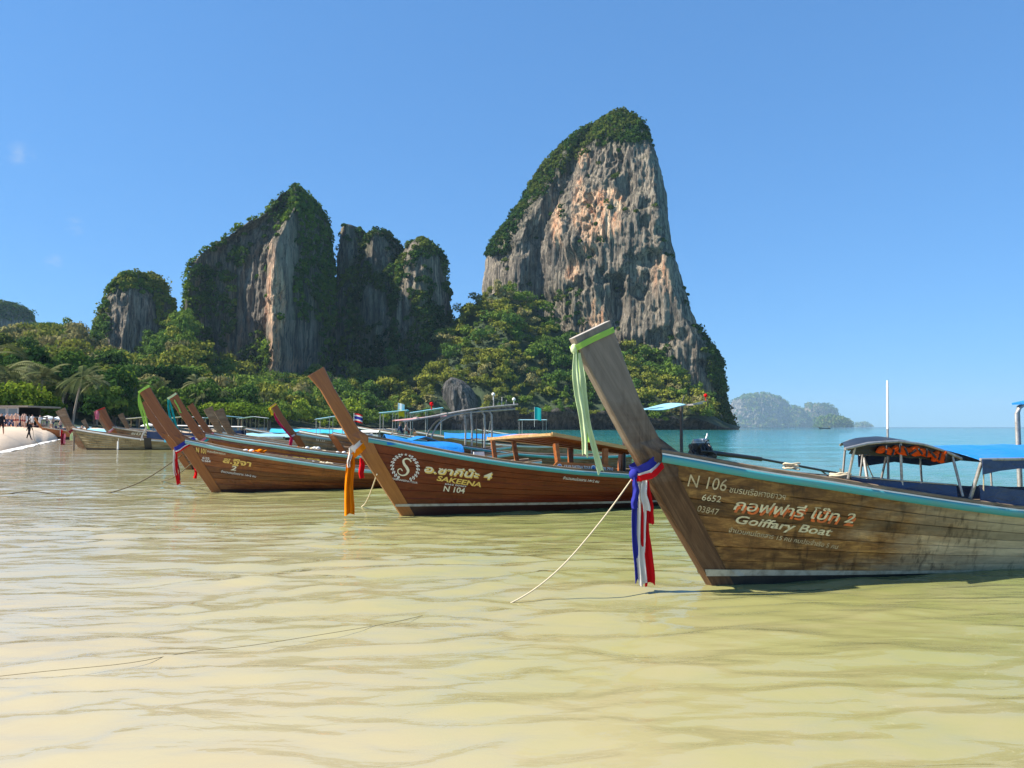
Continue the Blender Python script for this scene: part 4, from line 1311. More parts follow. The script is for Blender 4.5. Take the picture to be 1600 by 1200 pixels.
class Place:
    """maps boat-frame points to the world"""
    def __init__(s, root):
        c, q = math.cos(root.rotation_euler.z), math.sin(root.rotation_euler.z)
        s.c, s.s, s.l, s.k = c, q, root.location.copy(), root.scale[0]
    def __call__(s, x, y, z):
        return Vector((s.l.x + s.k * (x * s.c - y * s.s), s.l.y + s.k * (x * s.s + y * s.c), s.l.z + s.k * z))

def cloth_tail(b, top, length, width, az, swing=(0, 0), mi=0, seed=0, folds=2.0, flare=1.0, thin=0.004):
    """a hanging strip of cloth; az = direction of its width in plan"""
    g = random.Random(seed)
    n, m = 22, 9
    ph = g.uniform(0, 6)
    w = Vector((math.cos(az), math.sin(az), 0)); q = Vector((-math.sin(az), math.cos(az), 0))
    P = np.zeros((n, m, 3))
    for i in range(n):
        f = i / (n - 1)
        ww = width * (0.45 + 0.55 * min(1, f * 4)) * (1 + (flare - 1) * f)
        for j in range(m):
            e = j / (m - 1) - 0.5
            fold = math.sin(e * folds * 6.28 + ph + f * 1.3) * width * 0.26 * min(1, f * 3 + 0.2) + 0.05 * width * math.sin(f * 23 + e * 9 + ph * 3) + 0.5 * width * math.sin(f * 5 + ph) * 0.16
            p = Vector(top) + w * (e * ww * (1 + 0.10 * math.sin(f * 6 + ph * 2)) + swing[0] * f ** 1.3 + 0.012 * math.sin(f * 7 + ph)) + q * (fold + swing[1] * f) + Vector((0, 0, -length * f * (1 - 0.02 * math.sin(e * 5 + ph))))
            P[i, j] = p
    b.sheet(P, thin, mi, True)

def wrap_band(b, pl, path, width, thick=0.085, mi=0, drop=0.0):
    """a cloth band round a prow: path = (x,z) centre line on the near face from the trailing to the leading edge; the far face mirrors it"""
    pts = spline([(x, z) for x, z in path], 9)
    d = np.gradient(pts, axis=0); d /= np.linalg.norm(d, axis=1, keepdims=True)
    nn = np.stack([-d[:, 1], d[:, 0]], -1)
    def tk(p): return thick if p[1] > 1.9 else 0.080 + 0.055 * max(0, min(1, (1.29 - p[1]) / 0.12)) * (1 if p[0] > -0.80 else 0.2)
    loop = [(p, -tk(p), n) for p, n in zip(pts, nn)] + [((pts[-1] + d[-1] * 0.025), 0.0, nn[-1])] + [(p, tk(p), n) for p, n in zip(pts[::-1], nn[::-1])] + [((pts[0] - d[0] * 0.025), 0.0, nn[0])]
    P = []
    for f in (-0.5, -0.2, 0.15, 0.5):
        row = []
        for k, (p, y, n) in enumerate(loop):
            wob = 0.006 * math.sin(k * 1.7 + f * 9)
            e = np.array(p) + n * f * width
            row.append(tuple(pl(e[0], y + wob * (1 if y >= 0 else -1), e[1] - drop)))
        P.append(row)
    b.grid(np.array(P), mi, True, True)

# ---- the three near boats
HA = Hull(L=9.6, stripe=[(-0.3, 0.13), (0, 0.12), (1.6, 0.06), (3.4, 0.0), (5, -0.05), (9.6, -0.05)])
A_POS, A_H = (1.98, 7.82), 22
boatA = build_boat('longtail_boat', 'weathered brown longtail boat with tall bare grey prow, nearest of the row', 'boat', 'longtail boats moored in the shallows', A_POS, A_H, 1.0, HA, ('wood_old', 'wood_old_stem'), 7, 'wood_rail', 'turquoise', 'black_paint', (0.068, 0.022, 3.4, 'cream_paint'))
HB = Hull(L=7.3, lead=[(-0.80, 1.20), (-0.96, 1.40), (-1.24, 1.88), (-1.46, 2.26), (-1.67, 2.49)], trail=[(-0.58, 1.42), (-0.76, 1.54), (-1.00, 1.93), (-1.22, 2.29), (-1.40, 2.66)],
          sheer=[(-1.0, 1.44), (-0.677, 1.382), (-0.234, 1.301), (0.215, 1.207), (1.016, 1.05), (1.959, 0.895), (3.204, 0.74), (4.597, 0.625), (5.6, 0.60), (6.4, 0.64), (7.4, 0.76)], stripe=[(-0.3, 0.16), (2.5, 0.13), (5, 0.10), (8, 0.08)])
B_POS, B_H = (-2.05, 14.15), 22
boatB = build_boat('longtail_boat', 'dark red varnished longtail boat with round white emblem and orange sash on its prow', 'boat', 'longtail boats moored in the shallows', B_POS, B_H, 1.0, HB, ('wood_red', 'wood_red_stem'), 7, 'deck', 'turquoise', 'dark_red_paint', (0.045, 0.04, 6.5, 'cream_paint'), 0.006)
HC_ = Hull(L=8.6, lead=[(-0.82, 1.18), (-0.98, 1.38), (-1.2, 1.72), (-1.44, 2.08), (-1.65, 2.42)], trail=[(-0.50, 1.32), (-0.68, 1.42), (-0.84, 1.62), (-1.15, 2.07), (-1.44, 2.58)],
           sheer=[(-1.0, 1.32), (-0.606, 1.244), (-0.17, 1.149), (0.268, 1.039), (1.006, 0.894), (1.755, 0.762), (2.673, 0.609), (3.622, 0.475), (5.2, 0.42), (7.0, 0.46), (8.8, 0.62)], stripe=[(-0.3, 0.07), (2, 0.06), (5, 0.04), (9, 0.02)])
C_POS, C_H = (-7.38, 18.97), 21
boatC = build_boat('longtail_boat', 'amber brown varnished longtail boat with gold lettering and lime ribbons on its prow', 'boat', 'longtail boats moored in the shallows', C_POS, C_H, 1.0, HC_, ('wood_amber', 'wood_amber_stem'), 7, 'wood_rail', 'turquoise_pale', 'dark_red_paint', None, 0.007)

# lettering, boat by boat
letter_hull(boatA, HA, 'N 106', (-0.34, 1.02), (0.05, 0.965), 0.12, 'letter_faint', 0.12, 0.0)
letter_hull(boatA, HA, '6652', (-0.185, 0.88), (0.005, 0.855), 0.062, 'letter_old', 0.15)
letter_hull(boatA, HA, '03847', (-0.22, 0.77), (0.0, 0.725), 0.062, 'letter_faint', 0.15)
letter_hull(boatA, HA, 'ชมรมเรือหางยาวฯ', (0.085, 0.955), (0.67, 0.87), 0.058, 'letter_faint', 0.15, 0.008)
letter_hull(boatA, HA, 'กอฟฟารี่ โบ๊ท 2', (0.14, 0.775), (1.45, 0.60), 0.10, 'letter_orange', 0.25, 0.026, 0.006, (0.012, -0.018))
letter_hull(boatA, HA, 'กอฟฟารี่ โบ๊ท 2', (0.14, 0.785), (1.45, 0.615), 0.10, 'letter_old', 0.25, 0.012, 0.009)
letter_hull(boatA, HA, 'Goiffary Boat', (0.18, 0.645), (1.23, 0.485), 0.080, 'letter_old', 0.28, 0.02)
letter_hull(boatA, HA, 'จำนวนคนโดยสาร 15 คน คนประจำเรือ 5 คน', (0.12, 0.555), (1.33, 0.345), 0.045, 'letter_faint', 0.2, 0.01)

letter_hull(boatB, HB, 'อ.ซากีน๊ะ 4', (0.375, 0.779), (1.60, 0.625), 0.12, 'letter_gold', 0.2, 0.03, 0.006, (0.014, -0.014))
letter_hull(boatB, HB, 'อ.ซากีน๊ะ 4', (0.375, 0.787), (1.60, 0.635), 0.12, 'letter_cream', 0.2, 0.012, 0.009)
letter_hull(boatB, HB, 'SAKEENA', (0.605, 0.625), (1.42, 0.487), 0.088, 'letter_gold', 0.2, 0.03)
letter_hull(boatB, HB, '6562 00469', (0.76, 0.545), (1.15, 0.488), 0.028, 'letter_white', 0.0, 0.01)
letter_hull(boatB, HB, 'N 104', (0.74, 0.425), (1.13, 0.375), 0.098, 'letter_cream', 0.1, 0.02)
letter_hull(boatB, HB, 'KRABI SAKEENA TOUR', (-0.20, 0.655), (0.27, 0.565), 0.034, 'letter_white', 0.0, 0.008)
letter_hull(boatB, HB, 'จำนวนคนโดยสาร 14+2 คน', (2.96, 0.615), (3.70, 0.525), 0.05, 'letter_white', 0.2, 0.01)
cx, cz, er = 0.04, 0.865, 0.225
S = spline([(0.10, 0.115, .012), (0.075, 0.15, .016), (0.02, 0.165, .018), (-0.035, 0.125, .022), (-0.02, 0.06, .026), (0.03, 0.0, .03), (0.055, -0.06, .028), (0.02, -0.125, .02), (-0.05, -0.15, .014), (-0.115, -0.12, .011), (-0.12, -0.06, .011), (-0.075, -0.035, .012), (-0.045, -0.07, .010)], 60)
strokes = [[(cx + p[0] - 0.15 * 0, cz + p[1] - 0.16 * p[0], p[2] * 0.8) for p in S]]
stroke_hull(boatB, HB, strokes, 'letter_cream')
leaves = []
for sd in (-1, 1):
    for k in range(9):
        th = R(-62 + k * 15.5)
        for io in (0.93, 1.10):
            px_, pz_ = sd * math.cos(th) * er * io, math.sin(th) * er * io
            t2 = th + 0.45 * (1 if io > 1 else 1.3)
            dx_, dz_ = -sd * math.sin(t2) * 0.042, math.cos(t2) * 0.042
            leaves.append([(cx + px_ + dx_ * e, cz + pz_ + dz_ * e - 0.16 * (px_ + dx_ * e), w) for e, w in ((-0.5, 0.002), (-0.1, 0.011), (0.2, 0.010), (0.6, 0.001))])
    leaves.append([(cx + sd * math.cos(R(a)) * er, cz + math.sin(R(a)) * er - 0.16 * sd * math.cos(R(a)) * er, 0.005) for a in np.linspace(-66, 62, 20)])
stroke_hull(boatB, HB, leaves, 'letter_white', 'laurel_wreath')
stars = []
for k in (-1, 0, 1):
    x0, z0 = cx + k * 0.07, cz + 0.235 - 0.16 * k * 0.07 - 0.012 * abs(k)
    for a in range(5):
        an = R(90 + 72 * a)
        stars.append([(x0, z0, 0.008), (x0 + 0.012 * math.cos(an), z0 + 0.012 * math.sin(an), 0.006), (x0 + 0.026 * math.cos(an), z0 + 0.026 * math.sin(an), 0.001)])
stroke_hull(boatB, HB, stars, 'letter_white', 'star_row')

letter_hull(boatC, HC_, 'N 101', (-0.37, 0.99), (-0.14, 0.945), 0.115, 'letter_gold', 0.0, 0.025)
letter_hull(boatC, HC_, 'ชมรมเรือหางยาวฯ', (-0.11, 0.99), (0.30, 0.915), 0.05, 'letter_cream', 0.1, 0.01)
letter_hull(boatC, HC_, '6152', (-0.22, 0.825), (-0.06, 0.80), 0.052, 'letter_white', 0.0, 0.02)
letter_hull(boatC, HC_, '01564', (-0.25, 0.76), (-0.035, 0.735), 0.052, 'letter_white', 0.0, 0.02)
letter_hull(boatC, HC_, 'ส.ฐิจา', (0.245, 0.735), (0.90, 0.625), 0.125, 'letter_gold', 0.1, 0.03)
letter_hull(boatC, HC_, '2', (0.43, 0.545), (0.56, 0.53), 0.105, 'letter_cream', 0.2, 0.025)
letter_hull(boatC, HC_, 'จำนวนคนโดยสาร 14+2 คน', (0.21, 0.49), (1.02, 0.35), 0.052, 'letter_white', 0.1, 0.01)

# ------------------------------------------------------------------ what stands on boat A
pA, pB, pC = Place(boatA), Place(boatB), Place(boatC)
def pole(parent, a, b, r=0.018, mat='steel', name='pole'):
    m = MB(); m.tube([a, b], r, 8); return m.build(name, M[mat], parent)
def arch(parent, xs, zs, w, mat, name='canopy_roof', camber=0.07, th=0.012):
    P = []
    for y in np.linspace(-w, w, 9):
        P.append([(x, y, z + camber * (1 - (y / w) ** 2)) for x, z in zip(xs, zs)])
    m = MB(); m.sheet(np.array(P)[::-1], th, 0, True); return m.build(name, M[mat], parent)
rootA = boatA
cn = empty('boat_canopy', A_POS + (0,), R(A_H))
tag(cn, 'black arched front canopy with orange life jackets under it on the nearest boat', 'canopy', 'canopies on the nearest boat')
cu = np.linspace(0, 1, 17)
def canx(f, y): return (1.22 + (y + 0.60) * 0.95) * (1 - f) + (2.86 + (y + 0.6) * 0.25) * f
canz = np.interp(cu, [0, 0.2, 0.45, 0.66, 0.84, 1.0], [1.375, 1.43, 1.445, 1.41, 1.34, 1.25])
P = [[(canx(f, y), y, z + 0.05 * (1 - (y / 0.6) ** 2)) for f, z in zip(cu, canz)] for y in np.linspace(-0.6, 0.6, 9)]
m = MB(); m.sheet(np.array(P)[::-1], 0.012, 0, True); m.build('canopy_roof', M['tarp_black'], cn)
for sd in (-1, 1):
    m = MB(); m.tube([(canx(f, sd * .605), sd * 0.605, z + 0.005) for f, z in zip(cu, canz)], 0.015, 8); m.build('edge_tube', M['steel'], cn)
    P = []
    for k, e in enumerate((0, 0.5, 1)):
        P.append([(canx(f, sd * .6), sd * (0.59 - 0.03 * e + 0.012 * math.sin(f * 34 + k)), z - 0.005 - e * (0.03 + 0.12 * math.sin(f * math.pi) ** 0.8) - 0.006 * math.sin(f * 60) * e) for f, z in zip(cu[1:-1], canz[1:-1])])
    m = MB(); m.sheet(np.array(P), 0.005, 0, True); m.build('valance', M['tarp_black'], cn)
    for f in (0.09, 0.47, 0.93):
        x = canx(f, sd * 0.6)
        y = sd * (float(HA.half(x, float(HA.zs(x)))) - 0.035)
        pole(cn, (x, y, float(HA.zs(x)) + 0.1), (x, sd * 0.585, float(np.interp(f, cu, canz))), 0.014)
    xs = np.linspace(1.40, 2.66, 14)
    top = lambda x: float(HA.zs(x)) + 0.125 + 0.085 * (x - 1.4) / 1.26
    P = []
    for f in (0, 0.33, 0.66, 1):
        P.append([(x, sd * (float(HA.half(x, float(HA.zs(x)))) - 0.025 + 0.006 * math.sin(x * 9 + f * 3)), top(x) - 0.010 * abs(math.sin(x * 11)) * (1 - f) + (float(HA.zs(x)) + 0.085 - top(x)) * f) for x in xs])
    m = MB(); m.sheet(np.array(P), 0.006, 0, True); m.build('side_curtain', M['tarp_navy'], cn)
    m = MB(); m.tube([(x, sd * (float(HA.half(x, float(HA.zs(x)))) - 0.025), top(x) + 0.004) for x in xs], 0.008, 6); m.build('curtain_rail', M['steel'], cn)
for k in range(10):
    g_ = random.Random(k)
    f = 0.30 + 0.058 * k
    z = float(np.interp(f, cu, canz)) - 0.075 + g_.uniform(-.015, .01)
    j = empty('life_jacket', pA(canx(f, -0.6), -0.60, z), R(A_H) + g_.uniform(-.3, .3))
    where = ('first', 'second', 'third', 'fourth', 'fifth', 'sixth', 'seventh', 'eighth', 'ninth', 'tenth')[k]
    tag(j, f'orange life jacket stowed under the black canopy edge, {where} from its front post', 'life jacket', 'life jackets under the nearest canopy')
    m = MB(); a_, c_ = g_.uniform(.06, .10), g_.uniform(.03, .06)
    m.ball((0, 0, 0), (a_, 0.035, c_), 9, 6); m.ball((a_ * .6, 0.0, -c_ * g_.uniform(-.6, .7)), (a_ * .7, 0.034, c_ * .6), 8, 5); m.ball((-a_ * .5, 0.0, c_ * g_.uniform(-.7, .5)), (a_ * .6, 0.034, c_ * .5), 8, 5)
    m.build('foam_panel', M['life_orange'], j)
    m = MB(); m.box((a_ * .3, -0.036, -0.005), (0.020, 0.012, 0.085), (0, g_.uniform(-.9, .9), 0)); m.build('strap', M['rubber'], j)
    j.rotation_euler[1] = g_.uniform(-.5, .5)
bc = empty('boat_canopy', A_POS + (0,), R(A_H))
tag(bc, 'bright blue tarpaulin rear canopy over navy curtains on the nearest boat', 'canopy', 'canopies on the nearest boat')
rx2 = np.linspace(2.88, 7.4, 16)
rz2 = np.interp(rx2, [2.88, 3.6, 5.0, 7.4], [1.255, 1.25, 1.25, 1.22])
P = []
for y in np.linspace(-0.80, 0.80, 11):
    P.append([(x, y, z + 0.14 * (1 - abs(y / 0.80) ** 1.6) - 0.018 * math.sin((x - 2.88) * 4.2) ** 2 * (1 - abs(y))) for x, z in zip(rx2, rz2)])
m = MB(); m.sheet(np.array(P)[::-1], 0.006, 0, True); m.build('canopy_roof', M['tarp_blue'], bc)
for sd in (-1, 1):
    m = MB(); m.tube([(x, sd * 0.805, z) for x, z in zip(rx2, rz2)], 0.016, 8); m.build('edge_tube', M['steel'], bc)
    P = [[(x, sd * (0.815 + 0.015 * math.sin(x * 7 + f)), z - f * (0.13 + 0.03 * math.sin(x * 5.0))) for x, z in zip(rx2, rz2)] for f in (0, 0.5, 1)]
    m = MB(); m.sheet(np.array(P), 0.005, 0, True); m.build('valance', M['tarp_navy'], bc)
    for x in (2.93, 3.9, 5.2, 6.4, 7.3):
        pole(bc, (x - (0.05 if x < 3 else 0), sd * (float(HA.half(x, .6)) - 0.03), float(HA.zs(x)) + 0.1), (x, sd * 0.79, float(np.interp(x, rx2, rz2))), 0.02 if x < 3 else 0.014)
    pole(bc, (3.06, sd * (float(HA.half(3.06, .6)) - 0.03), float(HA.zs(3.06)) + 0.1), (2.95, sd * 0.79, 1.2), 0.007, 'rope', 'guy_line')
    xs = np.linspace(2.98, 7.2, 24)
    P = [[(x, sd * (float(HA.half(x, .7)) - 0.03 + 0.01 * math.sin(x * 8 + f * 4)), (float(HA.zs(x)) + 0.26) + (-0.18) * f - 0.01 * abs(math.sin(x * 10)) * (1 - f)) for x in xs] for f in (0, 0.5, 1)]
    m = MB(); m.sheet(np.array(P), 0.006, 0, True); m.build('side_curtain', M['tarp_navy'], bc)
mt = empty('boat_mast', pA(2.45, 0, 0.5), R(A_H))
tag(mt, 'thin pole with a white upper half above the black arched canopy', 'mast')
m = MB(); m.tube([(0, 0, 0), (0.02, 0, 1.08)], [0.016, 0.013], 8); m.build('lower_pole', M['steel'], mt)
m = MB(); m.tube([(0.02, 0, 1.08), (0.035, 0, 1.58), (0.036, 0, 1.63)], [0.0145, 0.013, 0.009], 8); m.build('upper_pole', M['white_paint'], mt)
# coil of rope on the rail of boat A
def rope_coil(name_loc, r, turns, label, mat='rope', rr=0.013, rz=0):
    m = MB(); g_ = random.Random(int(r * 1000))
    pts = []
    for k in range(turns * 14):
        a = k / 14 * 6.283
        q = r * (1 + 0.22 * math.sin(a * 0.37 + 1) + g_.uniform(-.06, .06))
        pts.append((q * math.cos(a), q * 0.6 * math.sin(a), 0.02 + 0.02 * (k / 14) + g_.uniform(-.008, .008)))
    m.tube(pts, rr, 6)
    o = m.build('rope_coil', M[mat], None, name_loc)
    tag(o, label, 'rope')
    return o
rope_coil(pA(1.45, -0.30, 1.02), 0.09, 4, 'small pale rope coil on the foredeck beside the canopy post')
rope_coil(pA(0.85, -0.25, 1.15), 0.07, 3, 'cream rope loop lying on the rail of the nearest boat', 'rope', 0.010)

# ------------------------------------------------------------------ boat B: wooden roof, name board, rear shade, engine
rb = empty('boat_canopy', B_POS + (0,), R(B_H))
tag(rb, 'low wooden cabin roof on red posts on the boat with the orange sash', 'canopy')
c4 = [(1.95, 0.66, 1.36), (2.75, -0.66, 1.46), (5.1, -0.66, 1.06), (5.1, 0.66, 1.02)]
m = MB()
Pt = np.array([[np.array(c4[0]) * (1 - f) + np.array(c4[3]) * f for f in np.linspace(0, 1, 10)], [np.array(c4[1]) * (1 - f) + np.array(c4[2]) * f for f in np.linspace(0, 1, 10)]])
Pt = np.array([Pt[0] * (1 - e) + Pt[1] * e + np.array([0, 0, 0.05 * math.sin(e * math.pi)]) for e in np.linspace(0, 1, 9)])
m.sheet(Pt, 0.02, 0, False); m.build('canopy_roof', M['tarp_pink_and_bounce'], rb)  # pink colour stands in for light bounced onto the wooden roof's underside
for k in range(9):
    if k in (0, 8): continue
    m = MB(); m.tube([tuple(p + np.array([0, 0, -0.03])) for p in Pt[k]], 0.012, 4, smooth=False); m.build('roof_batten', M['wood_post'], rb)
m = MB(); m.beam(c4[0], c4[1], 0.05, 0.05); m.build('front_beam', M['wood_pale'], rb)
m = MB(); m.beam((1.99, 0.66, 1.325), (2.79, -0.66, 1.425), 0.04, 0.02); m.build('front_beam', M['wood_pale'], rb)
for y in (-0.66, 0.66):
    a = c4[1] if y < 0 else c4[0]
    m = MB(); m.beam((a[0], y * 1.03, a[2] + 0.01), (5.12, y * 1.03, 1.06), 0.035, 0.065); m.build('side_beam', M['wood_pale'], rb)
for x, y, xt in ((2.05, 0.45, 1.98), (2.95, -0.62, 2.85), (2.6, 0.62, 2.5), (3.9, -0.66, 3.9), (3.8, 0.66, 3.8), (4.95, -0.62, 5.0), (4.95, 0.62, 5.0)):
    zt = float(np.interp(xt, [1.95, 5.1], [1.36, 1.04])) + (0.04 if y < 0 else 0)
    m = MB(); m.beam((x, y * 0.98, float(HB.zs(x)) - 0.1), (xt, y, zt - 0.02), 0.10, 0.075); m.build('post', M['wood_post'], rb)
nb = empty('name_board', pB(3.4, -0.72, 0.80), R(B_H))
tag(nb, 'long low wooden name board with white letters along the rail of the red boat', 'sign')
m = MB()
prof = [(-0.66, 0), (0.72, -0.10), (0.72, -0.02), (0.5, 0.07), (-0.45, 0.135), (-0.56, 0.15), (-0.62, 0.10), (-0.66, 0.05)]
m.add([(x, -0.012, z) for x, z in prof] + [(x, 0.012, z) for x, z in prof], [tuple(range(8)), tuple(range(15, 7, -1))] + [(i, i + 8, (i + 1) % 8 + 8, (i + 1) % 8) for i in range(8)])
m.build('board', M['wood_post'], nb)
def flat_text(parent, body, p0, L, h, mat, slope=0.0, y=-0.018, bold=0.0):
    V, F = text_mesh(body, 0, bold)
    x0, x1 = V[:, 0].min(), V[:, 0].max()
    u = (V[:, 0] - x0) / (x1 - x0) * L
    W = np.stack([p0[0] + u, np.full(len(u), y), p0[1] + u * slope + V[:, 1] * h / 0.7], -1)
    me = bpy.data.meshes.new('lettering'); me.from_pydata(W.tolist(), [], F); me.materials.append(M[mat]); me.update()
    return link('lettering', me, parent)
flat_text(nb, 'KRABI SAKEENA TOUR', (-0.42, 0.03), 0.56, 0.055, 'letter_white', -0.07, bold=0.02)
flat_text(nb, '095676 7910', (0.27, -0.02), 0.36, 0.055, 'letter_white', -0.07, bold=0.02)
for x, z in ((-0.52, 0.055), (0.20, 0.015)):
    m = MB(); m.lathe([(0.052, -0.003), (0.052, 0.003), (0.0, 0.0031)], 18, mi=0)
    o = m.build('round_badge', M['letter_white'], nb, (x, -0.015, z)); o.rotation_euler = (R(90), 0, 0)
    m = MB(); m.lathe([(0.036, -0.003), (0.036, 0.003), (0.0, 0.0031)], 16, mi=0)
    o = m.build('badge_centre', M['letter_blue'], nb, (x, -0.018, z)); o.rotation_euler = (R(90), 0, 0)
rs = empty('boat_canopy', B_POS + (0,), R(B_H))
tag(rs, 'small pale blue steering shade on one dark post above the engine', 'canopy')
m = MB()
P = [[(x, y, 2.0 + 0.11 * (x - 5.1) - 0.05 * (y / 0.6) ** 2 - 0.03 * math.sin((x - 5) * 5)) for x in np.linspace(4.9, 5.85, 8)] for y in np.linspace(-0.55, 0.55, 5)]
m.sheet(np.array(P)[::-1], 0.01, 0, True); m.build('canopy_roof', M['tarp_pale'], rs)
m = MB(); m.beam((4.8, -0.3, 1.93), (6.45, -0.3, 2.10), 0.03, 0.03); m.beam((4.8, 0.3, 1.93), (6.3, 0.3, 2.08), 0.03, 0.03); m.beam((6.05, -0.55, 2.06), (6.05, 0.5, 2.06), 0.03, 0.03); m.build('frame', M['steel'], rs)
for x, y in ((6.03, -0.12), (5.0, 0.5)):
    m = MB(); m.tube([(x, y, float(HB.zs(x)) - 0.2), (x, y, 1.4), (x + 0.01, y, 2.08)], 0.034, 8); m.build('post', M['iron'], rs)
m = MB(); m.tube([(6.05, -0.12, 2.0), (6.07, -0.14, 2.2), (6.12, -0.12, 2.26)], 0.012, 6); m.build('bracket', M['iron'], rs)
m = MB(); m.ball((0, 0, 0), 0.042, 8, 6); m.tube([(0, 0, -0.12), (0, 0, 0)], 0.008, 5)
o = m.build('signal_lamp', M['cloth_red'], None, pB(6.75, 0, 2.28)); tag(o, 'small red signal lamp at the end of the steering shade', 'lamp')
m2 = MB(); m2.beam((6.3, 0, 2.07), (6.75, 0, 2.16), 0.02, 0.02); m2.build('outrigger', M['steel'], rs)

en = empty('boat_engine', pB(6.62, 0, 0.91), R(B_H))
tag(en, 'greasy black long-tail engine with a raised propeller shaft on the stern', 'engine')
m = MB()
m.box((0, 0, 0.10), (0.40, 0.26, 0.26)); m.box((-0.02, 0, 0.27), (0.34, 0.20, 0.14))
m.tube([(-0.26, 0, 0.10), (-0.20, 0, 0.10)], 0.12, 14); m.tube([(0.2, 0, 0.08), (0.34, 0, 0.06)], [0.13, 0.09], 12)
m.box((0.02, 0, -0.06), (0.30, 0.22, 0.10))
m.build('engine_block', M['iron'], en)
m = MB()
for k in range(4):
    x = -0.14 + 0.085 * k
    m.tube([(x, -0.10, 0.30), (x, -0.17, 0.27), (x + 0.01, -0.19, 0.18)], 0.022, 7)
m.tube([(-0.16, -0.19, 0.18), (0.14, -0.19, 0.16), (0.24, -0.17, 0.10)], 0.03, 8)
m.build('exhaust_manifold', M['iron'], en)
m = MB()
for k in range(4):
    x = -0.14 + 0.085 * k
    m.tube([(x, 0, 0.33), (x, 0, 0.40)], 0.025, 8); m.ball((x, 0, 0.40), 0.03, 8, 5)
m.box((-0.02, 0.0, 0.355), (0.36, 0.13, 0.035)); m.tube([(-0.19, 0.02, 0.39), (0.14, 0.02, 0.41)], 0.035, 8)
m.build('valve_cover', M['alloy'], en)
m = MB(); m.tube([(-0.18, -0.15, 0.02), (-0.02, -0.15, 0.02)], 0.068, 12); m.tube([(-0.21, -0.15, 0.02), (-0.19, -0.15, 0.02)], 0.05, 12); m.build('alternator', M['alloy'], en)
m = MB()
for (x, y, z, r) in ((-0.285, 0, 0.10, 0.09), (-0.285, -0.13, 0.02, 0.045), (-0.285, 0.02, 0.27, 0.055)):
    m.tube([(x, y, z), (x + 0.022, y, z)], r, 14)
m.build('pulley', M['iron'], en)
m = MB()
for k in range(9):
    g_ = random.Random(k + 40)
    a = Vector((g_.uniform(-.2, .2), g_.choice((-0.15, 0.14)), g_.uniform(.0, .3))); b_ = a + Vector((g_.uniform(-.15, .15), g_.uniform(-.05, .05), g_.uniform(-.12, .12)))
    mid_ = (a + b_) / 2 + Vector((0, -0.06 if a.y < 0 else 0.06, 0.06))
    m.tube([tuple(p) for p in spline([a, mid_, b_], 8)], 0.013, 6)
m.build('hose', M['rubber'], en)
m = MB()
for k in range(12):
    g_ = random.Random(k + 80)
    m.box((g_.uniform(-.2, .22), g_.choice((-0.16, -0.14, 0.14)), g_.uniform(-.05, .30)), (g_.uniform(.04, .09), .05, g_.uniform(.03, .08)), (g_.uniform(0, 1), g_.uniform(0, 1), 0))
m.build('bracket', M['iron'], en)
m = MB(); m.tube([(0.12, 0.05, 0.36), (0.19, 0.05, 0.50), (0.20, 0.05, 0.55)], [0.02, 0.022, 0.014], 7); m.build('air_intake', M['alloy'], en)
m = MB(); m.tube([(0.30, 0, 0.13), (1.6, 0, -0.03)], 0.05, 8); m.build('shaft_housing', M['iron'], en)
m = MB(); m.tube([(0.25, 0.09, 0.10), (1.35, 0.07, -0.02)], 0.02, 6); m.build('tiller_bar', M['iron'], en)
m = MB(); m.tube([(1.55, 0, -0.02), (3.85, 0, -0.40)], 0.028, 8); m.build('drive_shaft', M['iron'], en)
m = MB(); m.beam((3.3, 0, -0.31), (3.62, 0, -0.52), 0.02, 0.03); m.beam((3.62, 0, -0.52), (3.72, 0, -0.38), 0.02, 0.03); m.build('shaft_brace', M['iron'], en)
m = MB()
for k in range(3):
    a = R(120 * k)
    m.add([(3.86, 0.02 * math.cos(a), -0.40 + 0.02 * math.sin(a)), (3.84, 0.13 * math.cos(a - .35), -0.40 + 0.13 * math.sin(a - .35)), (3.90, 0.14 * math.cos(a + .3), -0.40 + 0.14 * math.sin(a + .3)), (3.90, 0.02 * math.cos(a), -0.40 + .02 * math.sin(a))], [(0, 1, 2, 3)])
m.build('propeller', M['alloy'], en)
# white plastic chair and bent hull-side clutter in boat B
ch = empty('deck_chair', pB(1.05, 0.95, 0.42), R(40))
P_ = pB(1.75, 0.35, float(HB.zs(1.75)) - 0.30)
ch.location = P_
tag(ch, 'white folding chair standing in the red boat before its wooden roof', 'chair')
m = MB(); m.box((0, 0, 0.26), (0.26, 0.26, 0.025)); m.build('seat', M['white_paint'], ch)
m = MB(); m.box((0, 0.14, 0.40), (0.26, 0.02, 0.16), (-0.2, 0, 0)); m.build('backrest', M['white_paint'], ch)
for sx_ in (-1, 1):
    m = MB(); m.beam((sx_ * 0.12, -0.14, 0), (sx_ * 0.12, 0.14, 0.36), 0.02, 0.02); m.build('leg', M['white_paint'], ch)
    m = MB(); m.beam((sx_ * 0.10, 0.15, 0), (sx_ * 0.10, -0.12, 0.26), 0.02, 0.02); m.build('leg', M['white_paint'], ch)

